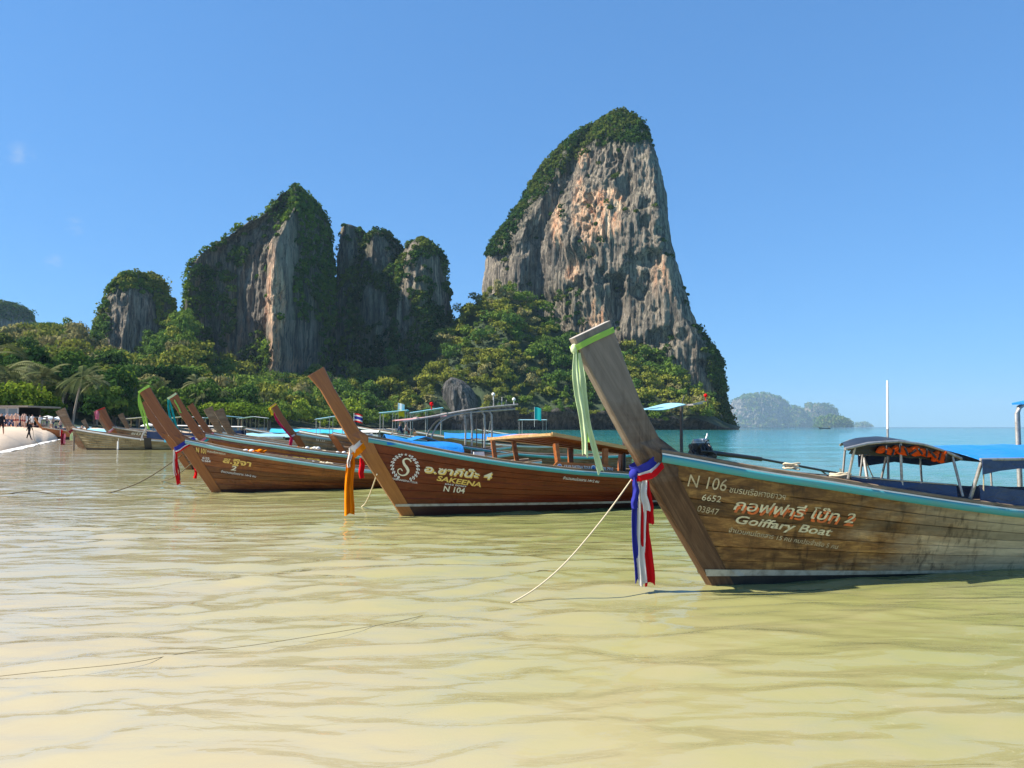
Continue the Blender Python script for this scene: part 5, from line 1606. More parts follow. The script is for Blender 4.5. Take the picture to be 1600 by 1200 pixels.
# ------------------------------------------------------------------ the other boats
def HG(L=9.0, **k):
    return Hull(L=L, **k)
prowB = dict(lead=HB.lead, trail=HB.trail)
prowC = dict(lead=HC_.lead, trail=HC_.trail)
OTHERS = [
 # label, pos, heading, scale, hull, mats, strip, bottom
 ('D', 'brown longtail boat just behind the amber one, teal and lime ribbons on its prow', (-8.45, 22.9, 0.04), 21, 1.0, HG(9.0, **prowC), ('wood_amber', 'wood_amber_stem'), 'turquoise_pale', 'dark_red_paint'),
 ('C2', 'brown longtail boat showing only its prow tip behind the lime ribboned prow', (-12.4, 29.3, 0), 20, 1.0, HG(8.5, **prowC), ('wood_brown', 'wood_amber_stem'), 'grey_paint', 'dark_red_paint'),
 ('D2', 'longtail boat with a red tipped prow close behind the teal ribboned prow', (-11.65, 31.8, 0), 22, 1.0, HG(8.5, **prowC), ('wood_brown', 'wood_amber_stem'), 'turquoise_pale', 'black_paint'),
 ('E1', 'longtail boat with the farther of two dull olive brown prows', (-13.7, 38.2, 0), 16, 1.0, HG(8.5), ('wood_brown', 'wood_brown'), 'grey_paint', 'black_paint'),
 ('E2', 'longtail boat with the nearer of two dull olive brown prows', (-11.75, 34.2, 0), 24, 0.93, HG(8.5), ('wood_brown', 'wood_brown'), 'grey_paint', 'black_paint'),
 ('F', 'longtail boat with a yellow tipped prow and bright pink ribbon', (-8.35, 32.0, 0), 26, 1.0, HG(9.0, **prowC), ('wood_olive', 'wood_amber_stem'), 'turquoise_pale', 'black_paint'),
 ('G', 'weathered straw coloured longtail boat moored by the beach with a navy canopy', (-29.7, 53.4, 0), 9, 1.12, HG(12.0), ('wood_olive', 'wood_brown'), 'grey_paint', 'black_paint'),
 ('G2', 'longtail boat whose dark prow overlaps the straw coloured boat', (-32.0, 57.0, 0), 8, 1.12, HG(10.0), ('wood_brown', 'wood_brown'), 'grey_paint', 'black_paint'),
 ('H', 'orange longtail boat pulled up on the sand', (-58.5, 97.0, 0.25), 18, 1.0, HG(7.0, **prowC), ('wood_orange', 'wood_orange'), 'cream_paint', 'dark_red_paint'),
 ('H2', 'small brown longtail boat between the orange boat and the straw coloured boat', (-40.5, 75.0, 0), 14, 0.9, HG(8.0), ('wood_brown', 'wood_brown'), 'cream_paint', 'dark_red_paint'),
 ('I', 'longtail boat with a thin reddish prow behind the straw coloured boat', (-33.6, 66.0, 0), 10, 1.05, HG(9.0, **prowC), ('wood_brown', 'wood_amber_stem'), 'cream_paint', 'black_paint'),
 ('J', 'brown longtail boat with pale lettering and a pink cloth on its prow', (-30.3, 60.0, 0), 18, 1.2, HG(9.5), ('wood_brown', 'wood_amber_stem'), 'cream_paint', 'black_paint'),
 ('J2', 'longtail boat whose prow stands just left of the pink clothed prow', (-34.2, 66.5, 0), 14, 1.2, HG(9.0), ('wood_brown', 'wood_brown'), 'cream_paint', 'black_paint'),
 ('K', 'longtail boat with a short brown prow right of the pink clothed prow', (-34.3, 70.5, 0), 16, 1.1, HG(9.0), ('wood_brown', 'wood_brown'), 'grey_paint', 'black_paint'),
]
BO = {}
for key, lab, pos, hd, sc, hull, mats, stp, bot in OTHERS:
    BO[key] = (build_boat('longtail_boat', lab, 'boat', 'longtail boats moored in the shallows', pos, hd, sc, hull, mats, 1, 'wood_rail', stp, bot), hull)
letter_hull(*BO['F'], 'N 123', (0.15, 1.02), (0.50, 0.985), 0.10, 'letter_cream', 0, 0.02)
letter_hull(*BO['F'], 'วดีใจกับ', (0.80, 0.80), (1.75, 0.68), 0.17, 'letter_cream', 0.1, 0.03)
letter_hull(*BO['J'], 'สมิหลา', (0.5, 0.85), (1.9, 0.70), 0.16, 'letter_cream', 0.1, 0.03)
letter_hull(*BO['D'], 'ส.ธารา', (1.4, 0.62), (2.6, 0.48), 0.13, 'letter_gold', 0.1, 0.03)

def tarp_cover(parent_place, hd, x0, x1, w, z0, z1, mat, label, ridge=0.25, cat='tarpaulin', grp=None):
    """a tarpaulin sheet laid over a pole along the boat"""
    xs = np.linspace(x0, x1, 14)
    P = []
    for y in np.linspace(-1, 1, 9):
        P.append([tuple(parent_place(x, y * w * (1 + 0.05 * math.sin(x * 3)), (z0 + (z1 - z0) * (x - x0) / (x1 - x0)) + ridge * (1 - abs(y) ** 1.4) - 0.03 * math.sin(x * 5 + y * 2) - (0.05 if abs(y) == 1 else 0))) for x in xs])
    m = MB(); m.sheet(np.array(P)[::-1], 0.01, 0, True)
    o = m.build('boat_tarpaulin', M[mat])
    tag(o, label, cat, grp)
    return o
def frame_canopy(root, hull, x0, x1, zt, mat, label, tilt=0.0, w=0.7, grp=None, curtain=None, posts=3, cat='canopy', polemat='steel', rise=0.06):
    r = empty('boat_canopy', root.location, root.rotation_euler.z, root.scale[0])
    tag(r, label, cat, grp)
    xs = np.linspace(x0, x1, 9)
    arch(r, xs, zt + tilt * (xs - x0), w, mat, camber=rise)
    for sd in (-1, 1):
        m = MB(); m.tube([(x, sd * (w + 0.005), zt + tilt * (x - x0)) for x in xs], 0.02, 6); m.build('edge_tube', M[polemat], r)
        for x in np.linspace(x0 + 0.1, x1 - 0.1, posts):
            pole(r, (x, sd * (w - 0.05), float(hull.zs(x)) - 0.1), (x, sd * (w - 0.03), zt + tilt * (x - x0)), 0.02, polemat)
        if curtain:
            P = [[(x, sd * (w + 0.02), float(hull.zs(x)) + 0.1 + f * 0.42) for x in xs] for f in (1, 0.5, 0)]
            m = MB(); m.sheet(np.array(P), 0.008, 0, True); m.build('side_curtain', M[curtain], r)
    return r
gr = BO['G']
frame_canopy(gr[0], gr[1], 3.9, 9.5, 1.52, 'tarp_white', 'white topped canopy with navy curtains on the straw coloured boat', -0.02, 0.8, 'canopies on the farther boats', 'tarp_navy', 5)
m = MB(); m.box((0, 0, 0.65), (0.13, 0.10, 1.35)); o = m.build('mooring_post', M['tarp_cyan'], None, Place(gr[0])(5.05, -1.0, 0.5)); tag(o, 'bright blue upright post against the navy curtain of the straw coloured boat', 'post')
pG = Place(gr[0])
m = MB(); m.tube([(0, 0, 0.0), (0, 0.0, 0.55)], 0.055, 10); m.tube([(0, 0, .55), (0.0, 0.05, 0.75)], 0.01, 5)
o = m.build('boat_fender', M['white_paint'], None, pG(2.3, -0.95, 0.05)); tag(o, 'white tube fender hanging on the straw coloured hull', 'fender')
m = MB(); P = [[(x, -(float(gr[1].half(3.75 + x, z)) + 0.03), z) for x in (0, 0.2, 0.42)] for z in np.linspace(0.75, -0.02, 8)]
m.sheet(np.array(P), 0.02, 0, False); o = m.build('hull_mat', M['rubber'], None, gr[0].location); o.rotation_euler = (0, 0, gr[0].rotation_euler.z); o.scale = gr[0].scale
o.location = pG(3.75, 0, 0); tag(o, 'black rubber mat hung over the side of the straw coloured boat', 'mat')
# cargo along boats D and C: nets, crates, floats
def net_heap(loc, r, label, mats=('rope', 'cloth_orange', 'white_paint'), seed=0, rz=0.0, n=16):
    g_ = random.Random(seed)
    e = empty('net_heap', loc, rz)
    tag(e, label, 'fishing net', 'net heaps lying in the brown boats')
    m = MB()
    for k in range(n):
        c = Vector((g_.uniform(-r[0], r[0]), g_.uniform(-r[1], r[1]), g_.uniform(0, r[2])))
        pts = [c + Vector((0.16 * math.cos(a * 1.1 + k), 0.12 * math.sin(a * 1.3), 0.05 * math.sin(a * 2.1 + k))) for a in range(7)]
        m.tube([tuple(p) for p in spline(pts, 16)], 0.02, 5)
    m.build('netting', M[mats[0]], e)
    for k in range(6):
        b_ = MB(); b_.ball((g_.uniform(-r[0], r[0]), g_.uniform(-r[1], r[1]), r[2] + 0.02), (0.07, 0.05, 0.05), 8, 5)
        b_.build('float', M[mats[1 + k % 2]], e)
pD = Place(BO['D'][0]); hD = BO['D'][1]
for k, x in enumerate((2.3, 3.4, 4.5)):
    net_heap(pD(x, -0.15, float(hD.zs(x)) - 0.14), (0.5, 0.3, 0.2), ('heap of pale net with floats nearest the prow in the teal ribboned boat', 'middle heap of pale net with floats in the teal ribboned boat', 'rear heap of pale net with floats in the teal ribboned boat')[k], seed=k, rz=R(21))
net_heap(pC(2.2, 0.05, float(HC_.zs(2.2)) - 0.1), (0.7, 0.3, 0.08), 'flat heap of cream net in the amber boat', seed=9, rz=R(21))
net_heap(pC(0.95, 0.0, float(HC_.zs(0.95)) + 0.02), (0.2, 0.12, 0.05), 'small heap of orange net on the amber foredeck', ('cloth_orange', 'cloth_orange', 'white_paint'), seed=12, rz=R(21), n=7)
# brown cabin piece and blue-roofed box at the stern of boat D
cb = empty('boat_cabin', pD(5.9, 0.0, 0.1), R(21))
tag(cb, 'small dark cabin with a blue sheet roof at the stern beside the orange sash', 'cabin')
m = MB(); m.box((0, 0, 0.28), (0.75, 0.9, 0.55)); m.build('cabin_wall', M['wood_red'], cb)
for sx_ in (-1, 1):
    for sy in (-1, 1):
        m = MB(); m.beam((sx_ * 0.36, sy * 0.44, 0.5), (sx_ * 0.34, sy * 0.42, 1.02), 0.06, 0.06); m.build('post', M['wood_red'], cb)
m = MB(); m.sheet(np.array([[(-0.5, -0.6, 1.02), (0, -0.6, 1.16), (0.5, -0.6, 0.98)], [(-0.5, 0.6, 1.02), (0, 0.6, 1.16), (0.5, 0.6, 0.98)]])[::-1], 0.02, 0, False); m.build('cabin_roof', M['tarp_blue'], cb)
m = MB(); P = spline([(-0.75, -0.45, 0.35), (-0.5, -0.45, 0.42), (-0.42, -0.45, 0.7), (-0.45, -0.45, 0.95)], 12)
m.tube([tuple(p) for p in P], 0.05, 6); m.build('carved_bracket', M['wood_post'], cb)

# boats lying farther out, seen between the nearer ones
def far_boat(label, px, py, Y, hd, sc, mats, strip, bottom, L=8.5, **k):
    p = at(px, py, Y)
    h = HG(L, **(k or dict(lead=[(-0.80, 1.22), (-0.84, 1.28)], trail=[(-0.50, 1.30), (-0.54, 1.36)])))
    return build_boat('longtail_boat', label, 'boat', 'longtail boats moored farther out', (p.x, Y, 0), hd, sc, h, mats, 1, 'wood_rail', strip, bottom), h
P1 = far_boat('brown longtail boat seen stern on behind the blue tarpaulin of the red boat', 545, 690, 31.5, 8, 1.0, ('wood_brown', 'wood_amber_stem'), 'grey_paint', 'black_paint', 4.2)
O1 = far_boat('long black hulled boat with a white rail behind the red boat', 566, 676, 55, 3, 1.25, ('tarp_black', 'wood_brown'), 'white_paint', 'black_paint', 9.0)
Q1 = far_boat('dark longtail boat with tall crooked pole frame behind the red boat', 640, 690, 26.5, 14, 1.0, ('wood_brown', 'wood_brown'), 'turquoise', 'black_paint', 8.0)
Q2 = far_boat('longtail boat under a bright blue tarpaulin in the bay', 668, 690, 42, 6, 1.0, ('wood_brown', 'wood_brown'), 'grey_paint', 'black_paint', 8.0)
R1 = far_boat('small dark longtail boat far out with raised shaft by the wooden roof', 770, 680, 62, 12, 1.0, ('wood_brown', 'wood_brown'), 'white_paint', 'black_paint', 7.5)
R2 = far_boat('grey longtail boat pointing right far out by the cliff foot', 752, 676, 95, 10, 1.0, ('wood_olive', 'wood_olive'), 'grey_paint', 'black_paint', 8.0)
M1 = far_boat('longtail boat under a long cyan tarpaulin before the hedge', 398, 690, 62, 6, 1.1, ('wood_brown', 'wood_brown'), 'grey_paint', 'black_paint', 9.0)
M2 = far_boat('longtail boat under a faded blue tarpaulin left of the cyan one', 322, 690, 60, 6, 1.0, ('wood_brown', 'wood_brown'), 'grey_paint', 'black_paint', 9.0)
N1 = far_boat('pale cabin boat beside the prow with the orange sash', 484, 690, 48, 4, 1.0, ('wood_brown', 'wood_brown'), 'white_paint', 'black_paint', 5.5)
S1 = far_boat('longtail boat with a light blue tarpaulin behind the pink clothed prow', 118, 690, 74, 8, 1.0, ('wood_brown', 'wood_brown'), 'grey_paint', 'black_paint', 8.0)
pl = lambda b: Place(b[0])
tarp_cover(pl(M1), 6, 1.2, 8.4, 0.85, 1.10, 1.0, 'tarp_cyan', 'long cyan tarpaulin stretched over the boat before the hedge', 0.22)
tarp_cover(pl(M2), 6, 1.5, 8.0, 0.8, 0.95, 0.8, 'tarp_pale', 'faded blue tarpaulin over the boat left of the cyan one', 0.2)
tarp_cover(pl(S1), 8, 1.2, 7.0, 0.8, 1.25, 1.0, 'tarp_pale', 'light blue tarpaulin behind the pink clothed prow', 0.2)
tarp_cover(pB, 22, -0.30, 1.15, 0.26, 1.34, 1.16, 'tarp_blue', 'bright blue tarpaulin bundled along the foredeck of the red boat', 0.10)
tarp_cover(pl(Q2), 6, 0.9, 6.5, 0.8, 1.05, 0.95, 'tarp_blue', 'bright blue tarpaulin over the boat beyond the pole frame', 0.22)
tarp_cover(pl(Q1), 14, 2.8, 5.4, 0.6, 0.50, 0.45, 'tarp_navy', 'dark blue tarpaulin under the crooked pole frame', 0.15)
# crooked pole frame
cf = empty('boat_canopy', Q1[0].location, R(14))
tag(cf, 'crooked grey pole frame with two bare slanting roof poles', 'canopy')
for x, y in ((2.05, -0.6), (2.75, -0.6), (2.05, 0.6), (2.75, 0.6)):
    m = MB(); m.tube([(x, y, 0.4), (x + 0.02, y, 1.5), (x - (0.02 if x < 2.4 else 0.0), y, 2.02), (x - (0.1 if x > 2.4 else 0), y, 2.16)], 0.036, 8); m.build('post', M['steel'], cf)
for x, y in ((2.35, 0.0), (2.6, 0.2)):
    m = MB(); m.tube([(x, y, 0.4), (x, y, 1.9)], 0.02, 6); m.build('post', M['iron'], cf)
for y in (-0.6, 0.6):
    m = MB(); m.tube([tuple(p) for p in spline([(-0.3, y, 1.78), (0.9, y, 1.98), (1.7, y, 2.13), (2.6, y, 2.27), (3.7, y, 2.38)], 16)], 0.034, 7); m.build('roof_pole', M['steel'], cf)
    m = MB(); m.tube([tuple(p) for p in spline([(0.6, y, 0.95), (0.75, y, 1.45), (1.1, y, 1.85), (1.9, y, 2.08), (3.6, y, 2.22)], 18)], 0.03, 7); m.build('roof_pole', M['steel'], cf)
for x in (0.2, 1.2, 2.2, 3.2):
    m = MB(); m.beam((x, -0.65, 1.9 + 0.14 * x), (x, 0.65, 1.9 + 0.14 * x), 0.035, 0.035); m.build('cross_pole', M['steel'], cf)
xs = np.linspace(-0.55, 1.2, 8)
arch(cf, xs, 1.80 + 0.10 * (xs + 0.55), 0.62, 'tarp_pink_and_bounce', camber=0.04)
for k, (x, z) in enumerate(((2.95, 2.30), (3.25, 2.34))):
    m = MB(); m.tube([(x, 0, z), (x + 0.02, 0, z + 0.32)], 0.018, 6); m.tube([(x + .15, 0, z), (x + 0.18, 0, z + 0.22)], 0.012, 5); m.build('prong', M['steel'], cf)
for k, (x, z, c_) in enumerate(((2.95, 2.75, 'white_paint'), (3.7, 2.58, 'white_paint'), (0.75, 2.40, 'cloth_red'))):
    m = MB(); m.ball((0, 0, 0), 0.065, 9, 6); m.tube([(0, 0, -0.2), (0, 0, 0)], 0.016, 6)
    o = m.build('signal_lamp', M[c_], None, Place(cf)(x, 0, z)); tag(o, ('white lamp on the tallest prong of the crooked pole frame', 'white lamp at the right tip of the crooked pole frame', 'red lamp on the pink end of the crooked pole frame')[k], 'lamp')
m = MB(); m.tube([tuple(p) for p in spline([(2.45, -0.62, 1.9), (2.5, -0.64, 1.55), (2.62, -0.63, 1.35), (2.7, -0.62, 1.8)], 14)], 0.014, 6)
o = m.build('rope_loop', M['rope'], None, Q1[0].location); o.rotation_euler = (0, 0, R(14)); tag(o, 'pale rope loop hanging between the posts of the crooked frame', 'rope')
# far small shades on other boats
frame_canopy(*O1, 1.0, 2.6, 2.05, 'tarp_cyan', 'left of two small blue sheet shades on the black hulled boat', 0.10, 0.8, 'canopies on the farther boats', None, 3)
frame_canopy(*O1, 2.7, 4.6, 2.05, 'tarp_cyan', 'right of two small blue sheet shades on the black hulled boat', 0.16, 0.8, 'canopies on the farther boats', None, 3)
frame_canopy(*N1, 0.4, 2.2, 2.05, 'tarp_cyan', 'tilted blue sheet shade left of the prow with the orange sash', 0.16, 0.7, 'canopies on the farther boats', None, 3)
frame_canopy(*R1, 2.2, 4.4, 2.15, 'tarp_pale', 'flat grey shade on two poles on the small far boat', 0.0, 0.6, 'canopies on the farther boats', None, 2)
frame_canopy(*N1, 2.6, 4.3, 1.25, 'tarp_white', 'low white cabin roof beside the orange sashed prow', 0.0, 0.75, 'canopies on the farther boats', 'tarp_white', 3, rise=0.14)
# bay shelters far behind the amber prows
for k, (px, Y, w) in enumerate(((290, 118, 3.0), (350, 112, 2.6), (395, 120, 2.2), (232, 122, 3.4))):
    p = at(px, 668, Y)
    r = empty('beach_shelter', (p.x, Y, 0.9), 0.1)
    tag(r, ('light roofed shelter behind the teal ribboned prow', 'pale roofed shelter above the olive prows', 'cream roofed shelter left of the yellow tipped prow', 'long pole shelter behind the lime ribboned prow')[k], 'shelter', 'shelters along the far beach')
    m = MB(); m.sheet(np.array([[(-w, -1.2, 2.0), (0, -1.2, 2.35), (w, -1.2, 2.1)], [(-w, 1.2, 2.0), (0, 1.2, 2.35), (w, 1.2, 2.1)]])[::-1], 0.06, 0, False); m.build('roof', M['tarp_white' if k != 1 else 'tarp_pale'], r)
    for x in (-w * .9, -w * .3, w * .3, w * .9):
        for y in (-1.1, 1.1):
            pole(r, (x, y, -1), (x, y, 2.05), 0.05, 'wood_rail', 'post')
# tiny dark boat out at sea
p = at(1280, 668.6, 700)
tb = empty('fishing_boat', (p.x, 700, 0), R(4), 1.0)
tag(tb, 'tiny dark boat far out before the islands', 'boat')
h_ = HG(10.5)
m = MB()
for sd in (-1, 1):
    m.grid(h_.strip(0, 1, 20, lo=lambda x: x * 0 - 0.2, side=sd), 0, True)
m.build('hull', M['tarp_black'], tb)
m = MB(); m.tube([(-0.4, 0, 0.8), (-1.5, 0, 2.6)], [0.2, 0.16], 6); m.build('prow', M['wood_brown'], tb)
arch(tb, np.linspace(3, 8, 6), np.full(6, 2.4), 0.9, 'tarp_black')
for x in (3.2, 5.5, 7.8):
    for sd in (-1, 1): pole(tb, (x, sd * 0.7, 0.5), (x, sd * 0.8, 2.4), 0.06)
m = MB(); m.box((0, 0, 1.0), (0.5, 0.4, 1.1)); m.build('engine_cover', M['cream_paint'], tb, (9.4, 0, 0.4))
# neighbour's awning at the right edge of the frame
p = at(1593, 740, 11.5)
aw = empty('boat_canopy', (p.x, 11.5, 0), R(0))
tag(aw, 'tall grey pole with a blue awning edge at the right end of the view', 'canopy')
m = MB(); m.tube([(0, 0, -0.3), (0, 0, 0.5)], 0.045, 8); m.build('pole_foot', M['wood_post'], aw)
m = MB(); m.tube([(0, 0, 0.5), (0, 0, 1.80), (0.03, 0, 1.89), (0.12, 0, 1.95), (1.5, 0, 1.98)], 0.036, 10); m.build('pole', M['steel'], aw)
m = MB(); m.sheet(np.array([[(x, y, 2.0 + 0.05 * math.sin((x + .05) * 1.4) - 0.04 * (x < 0)) for x in np.linspace(-0.04, 2.2, 8)] for y in (-0.5, -0.3, -0.1, 0.06)])[::-1], 0.03, 0, True); m.build('canopy_roof', M['tarp_blue'], aw)
m = MB(); m.tube([(2.0, -0.1, -0.3), (2.0, -0.1, 1.98)], 0.036, 8); m.build('pole', M['steel'], aw)
# ------------------------------------------------------------------ ribbons and sashes on the prows
def ribbons(label, build, cat='ribbon'):
    """build gets a dict of MB per colour"""
    d = {}
    class G(dict):
        def __missing__(s, k):
            s[k] = MB(); return s[k]
    g_ = G(); build(g_)
    return g_
def ribbon_thing(label, pl_, fn, base):
    e = empty('ribbon', base)
    tag(e, label, 'ribbon', 'ribbons and sashes tied round the prows')
    def part(name, colour, f):
        b = MB(); f(b)
        for i, v in enumerate(b.v): b.v[i] = (v[0] - base[0], v[1] - base[1], v[2] - base[2])
        b.build(name, M['cloth_' + colour], e)
    fn(part)
    return e
hdA = R(A_H)
def ra(part):
    for k, (c, dz, w) in enumerate((('blue', 0.055, 0.085), ('white', 0.0, 0.028), ('red', -0.045, 0.06))):
        part('band', c, lambda b: wrap_band(b, pA, [(-0.465 - dz * 1.1, 1.375 + dz), (-0.58, 1.285 + dz), (-0.72, 1.19 + dz), (-0.845, 1.14 + dz * .8)], w, 0.125))
    part('knot', 'blue', lambda b: b.ball(tuple(pA(-0.87, -0.02, 1.14)), (0.05, 0.05, 0.055), 9, 6))
    part('tail', 'blue', lambda b: cloth_tail(b, pA(-0.885, -0.03, 1.14), 1.02, 0.055, 0.25, (0.03, 0), seed=1, folds=1.0))
    part('tail', 'blue', lambda b: cloth_tail(b, pA(-0.89, -0.08, 1.12), 0.30, 0.06, 0.1, (0.0, 0), seed=6, folds=1.0))
    part('tail', 'white', lambda b: cloth_tail(b, pA(-0.83, -0.045, 1.12), 1.03, 0.085, 0.2, (0.03, 0), seed=2, folds=1.6))
    part('tail', 'white', lambda b: cloth_tail(b, pA(-0.80, -0.08, 1.12), 0.33, 0.07, 0.2, (0.02, 0), seed=8, folds=1.2))
    part('tail', 'red', lambda b: cloth_tail(b, pA(-0.765, -0.04, 1.10), 1.02, 0.10, 0.2, (0.04, 0), seed=3, folds=1.8, flare=1.1))
    part('tail', 'red', lambda b: cloth_tail(b, pA(-0.735, -0.06, 1.08), 0.42, 0.07, 0.4, (0.05, 0), seed=5, folds=1.2))
ribbon_thing('blue white and red striped sash with long tails on the tall grey prow', pA, ra, tuple(pA(-0.85, 0, 1.14)))
def ra2(part):
    part('band', 'lime', lambda b: wrap_band(b, pA, [(-1.105, 2.535), (-1.25, 2.47), (-1.39, 2.405), (-1.505, 2.345)], 0.055, 0.072))
    part('knot', 'palelime', lambda b: b.ball(tuple(pA(-1.515, -0.03, 2.335)), (0.035, 0.035, 0.05), 8, 6))
    part('tail', 'palelime', lambda b: cloth_tail(b, pA(-1.515, -0.05, 2.33), 1.00, 0.062, 0.1, (0.10, 0), seed=11, folds=1.2))
    part('tail', 'lime', lambda b: cloth_tail(b, pA(-1.475, -0.02, 2.32), 0.88, 0.045, 0.3, (0.13, 0), seed=12, folds=1.0))
    part('tail', 'palelime', lambda b: cloth_tail(b, pA(-1.475, -0.04, 2.30), 1.13, 0.055, 0.15, (0.20, 0), seed=14, folds=1.2))
ribbon_thing('lime green ribbon hanging from the top of the tall grey prow', pA, ra2, tuple(pA(-1.5, 0, 2.34)))
def rB(part):
    part('band', 'white', lambda b: wrap_band(b, pB, [(-0.52, 1.42), (-0.66, 1.36), (-0.79, 1.25), (-0.885, 1.17)], 0.13, 0.12))
    part('band', 'orange', lambda b: wrap_band(b, pB, [(-0.54, 1.33), (-0.66, 1.28), (-0.78, 1.17), (-0.87, 1.09)], 0.11, 0.13))
    part('tail', 'orange', lambda b: cloth_tail(b, pB(-0.92, -0.05, 1.16), 1.12, 0.17, 0.15, (-0.02, 0), seed=21, folds=2.2, flare=0.95))
    part('tail', 'white', lambda b: cloth_tail(b, pB(-0.93, -0.07, 1.22), 0.34, 0.07, 0.15, (-0.02, 0), seed=22, folds=1.2, flare=0.7))
    part('tail', 'red', lambda b: cloth_tail(b, pB(-0.75, -0.16, 1.05), 0.36, 0.09, 0.2, (0.02, 0), seed=23, folds=1.2))
ribbon_thing('long orange sash hanging to the water from the red boat prow', pB, rB, tuple(pB(-0.9, 0, 1.2)))
def rC(part):
    part('band', 'blue', lambda b: wrap_band(b, pC, [(-0.42, 1.31), (-0.60, 1.22), (-0.75, 1.11), (-0.83, 1.07)], 0.10, 0.13))
    part('band', 'white', lambda b: wrap_band(b, pC, [(-0.41, 1.25), (-0.59, 1.155), (-0.74, 1.045), (-0.82, 1.01)], 0.03, 0.132))
    part('band', 'red', lambda b: wrap_band(b, pC, [(-0.41, 1.22), (-0.59, 1.12), (-0.74, 1.01), (-0.81, 0.975)], 0.04, 0.134))
    part('tail', 'white', lambda b: cloth_tail(b, pC(-0.87, -0.08, 1.05), 0.62, 0.05, 0.2, (0.05, 0), seed=31, folds=1.0))
    part('tail', 'red', lambda b: cloth_tail(b, pC(-0.83, -0.08, 1.02), 0.80, 0.06, 0.2, (0.09, 0), seed=32, folds=1.0, flare=1.4))
    part('tail', 'maroon', lambda b: cloth_tail(b, pC(-0.81, -0.05, 1.02), 0.70, 0.04, 0.2, (0.10, 0), seed=34, folds=1.0))
    part('tail', 'red', lambda b: cloth_tail(b, pC(-0.38, 0.25, 0.75), 0.42, 0.08, 0.2, (0.0, 0), seed=33, folds=1.0))
ribbon_thing('narrow blue white and red sash on the amber boat prow', pC, rC, tuple(pC(-0.85, 0, 1.05)))
def rC2(part):
    part('band', 'lime', lambda b: wrap_band(b, pC, [(-1.45, 2.57), (-1.55, 2.51), (-1.655, 2.43)], 0.05, 0.075))
    part('tail', 'lime', lambda b: cloth_tail(b, pC(-1.67, -0.03, 2.42), 0.80, 0.045, 0.2, (0.16, 0), seed=41, folds=1.2))
    part('tail', 'lime', lambda b: cloth_tail(b, pC(-1.65, 0.0, 2.40), 0.86, 0.05, 0.3, (0.23, 0), seed=42, folds=1.2))
    part('tail', 'white', lambda b: cloth_tail(b, pC(-1.50, 0.05, 1.62), 0.34, 0.04, 0.3, (-0.1, 0), seed=43, folds=1.0))
ribbon_thing('lime green ribbon streaming from the tip of the amber prow', pC, rC2, tuple(pC(-1.6, 0, 2.42)))
def tipnd(pl_, ln, tr, c1, items, label, seed, thick=0.075):
    """band round a prow tip and tails from its leading corner"""
    def f(part):
        if c1:
            (ax, az), (bx, bz) = tr[-1], ln[-1]
            part('band', c1, lambda b: wrap_band(b, pl_, [(ax, az - 0.05), ((ax + bx) / 2, (az + bz) / 2 - 0.05), (bx, bz - 0.04)], 0.06, thick))
        for k, (c, L_, w, sw, dx) in enumerate(items):
            part('tail', c, lambda b: cloth_tail(b, pl_(ln[-1][0] - 0.02 + dx, -0.04, ln[-1][1] - 0.03), L_, w, 0.2, (sw, 0), seed=seed + k, folds=1.2))
    ribbon_thing(label, pl_, f, tuple(pl_(*[ln[-1][0], 0, ln[-1][1]])))
def necknd(pl_, c, items, label, seed):
    def f(part):
        part('band', c[0], lambda b: wrap_band(b, pl_, [(-0.42, 1.35), (-0.60, 1.24), (-0.75, 1.12), (-0.84, 1.07)], 0.07, 0.13))
        if len(c) > 1: part('band', c[1], lambda b: wrap_band(b, pl_, [(-0.41, 1.28), (-0.59, 1.165), (-0.74, 1.045), (-0.82, 1.0)], 0.06, 0.132))
        for k, (cc, L_, w, sw) in enumerate(items):
            part('tail', cc, lambda b: cloth_tail(b, pl_(-0.87 + 0.03 * k, -0.08, 1.04), L_, w, 0.2, (sw, 0), seed=seed + k, folds=1.2))
    ribbon_thing(label, pl_, f, tuple(pl_(-0.85, 0, 1.05)))
tipnd(pD, hD.lead, hD.trail, 'palelime', [('teal', 0.95, 0.06, 0.22, 0), ('teal', 1.12, 0.05, 0.34, 0.05), ('lime', 0.42, 0.12, 0.2, 0.18)], 'teal and lime ribbons on the second amber prow', 51)
necknd(pD, ('palepink', 'teal'), [('palepink', 0.3, 0.06, 0.0), ('white', 0.25, 0.05, 0.02)], 'pink and teal sash round the neck of the second amber prow', 55)
pF, hF = Place(BO['F'][0]), BO['F'][1]
tipnd(pF, hF.lead, hF.trail, 'yellow', [('yellow', 0.32, 0.12, 0.1, 0)], 'yellow cloth wound on the prow tip before the hedge', 61)
def rF(part):
    part('tail', 'pink', lambda b: cloth_tail(b, pF(-1.52, -0.05, 2.18), 1.06, 0.11, 0.3, (0.75, 0), seed=65, folds=1.2))
    part('tail', 'pink', lambda b: cloth_tail(b, pF(-0.84, -0.1, 1.15), 0.48, 0.13, 0.3, (0.0, 0), seed=66, folds=1.2))
    part('band', 'white', lambda b: wrap_band(b, pF, [(-0.45, 1.36), (-0.66, 1.28), (-0.86, 1.20)], 0.07, 0.12))
ribbon_thing('bright pink ribbon trailing down the yellow tipped prow', pF, rF, tuple(pF(-1.5, 0, 2.2)))
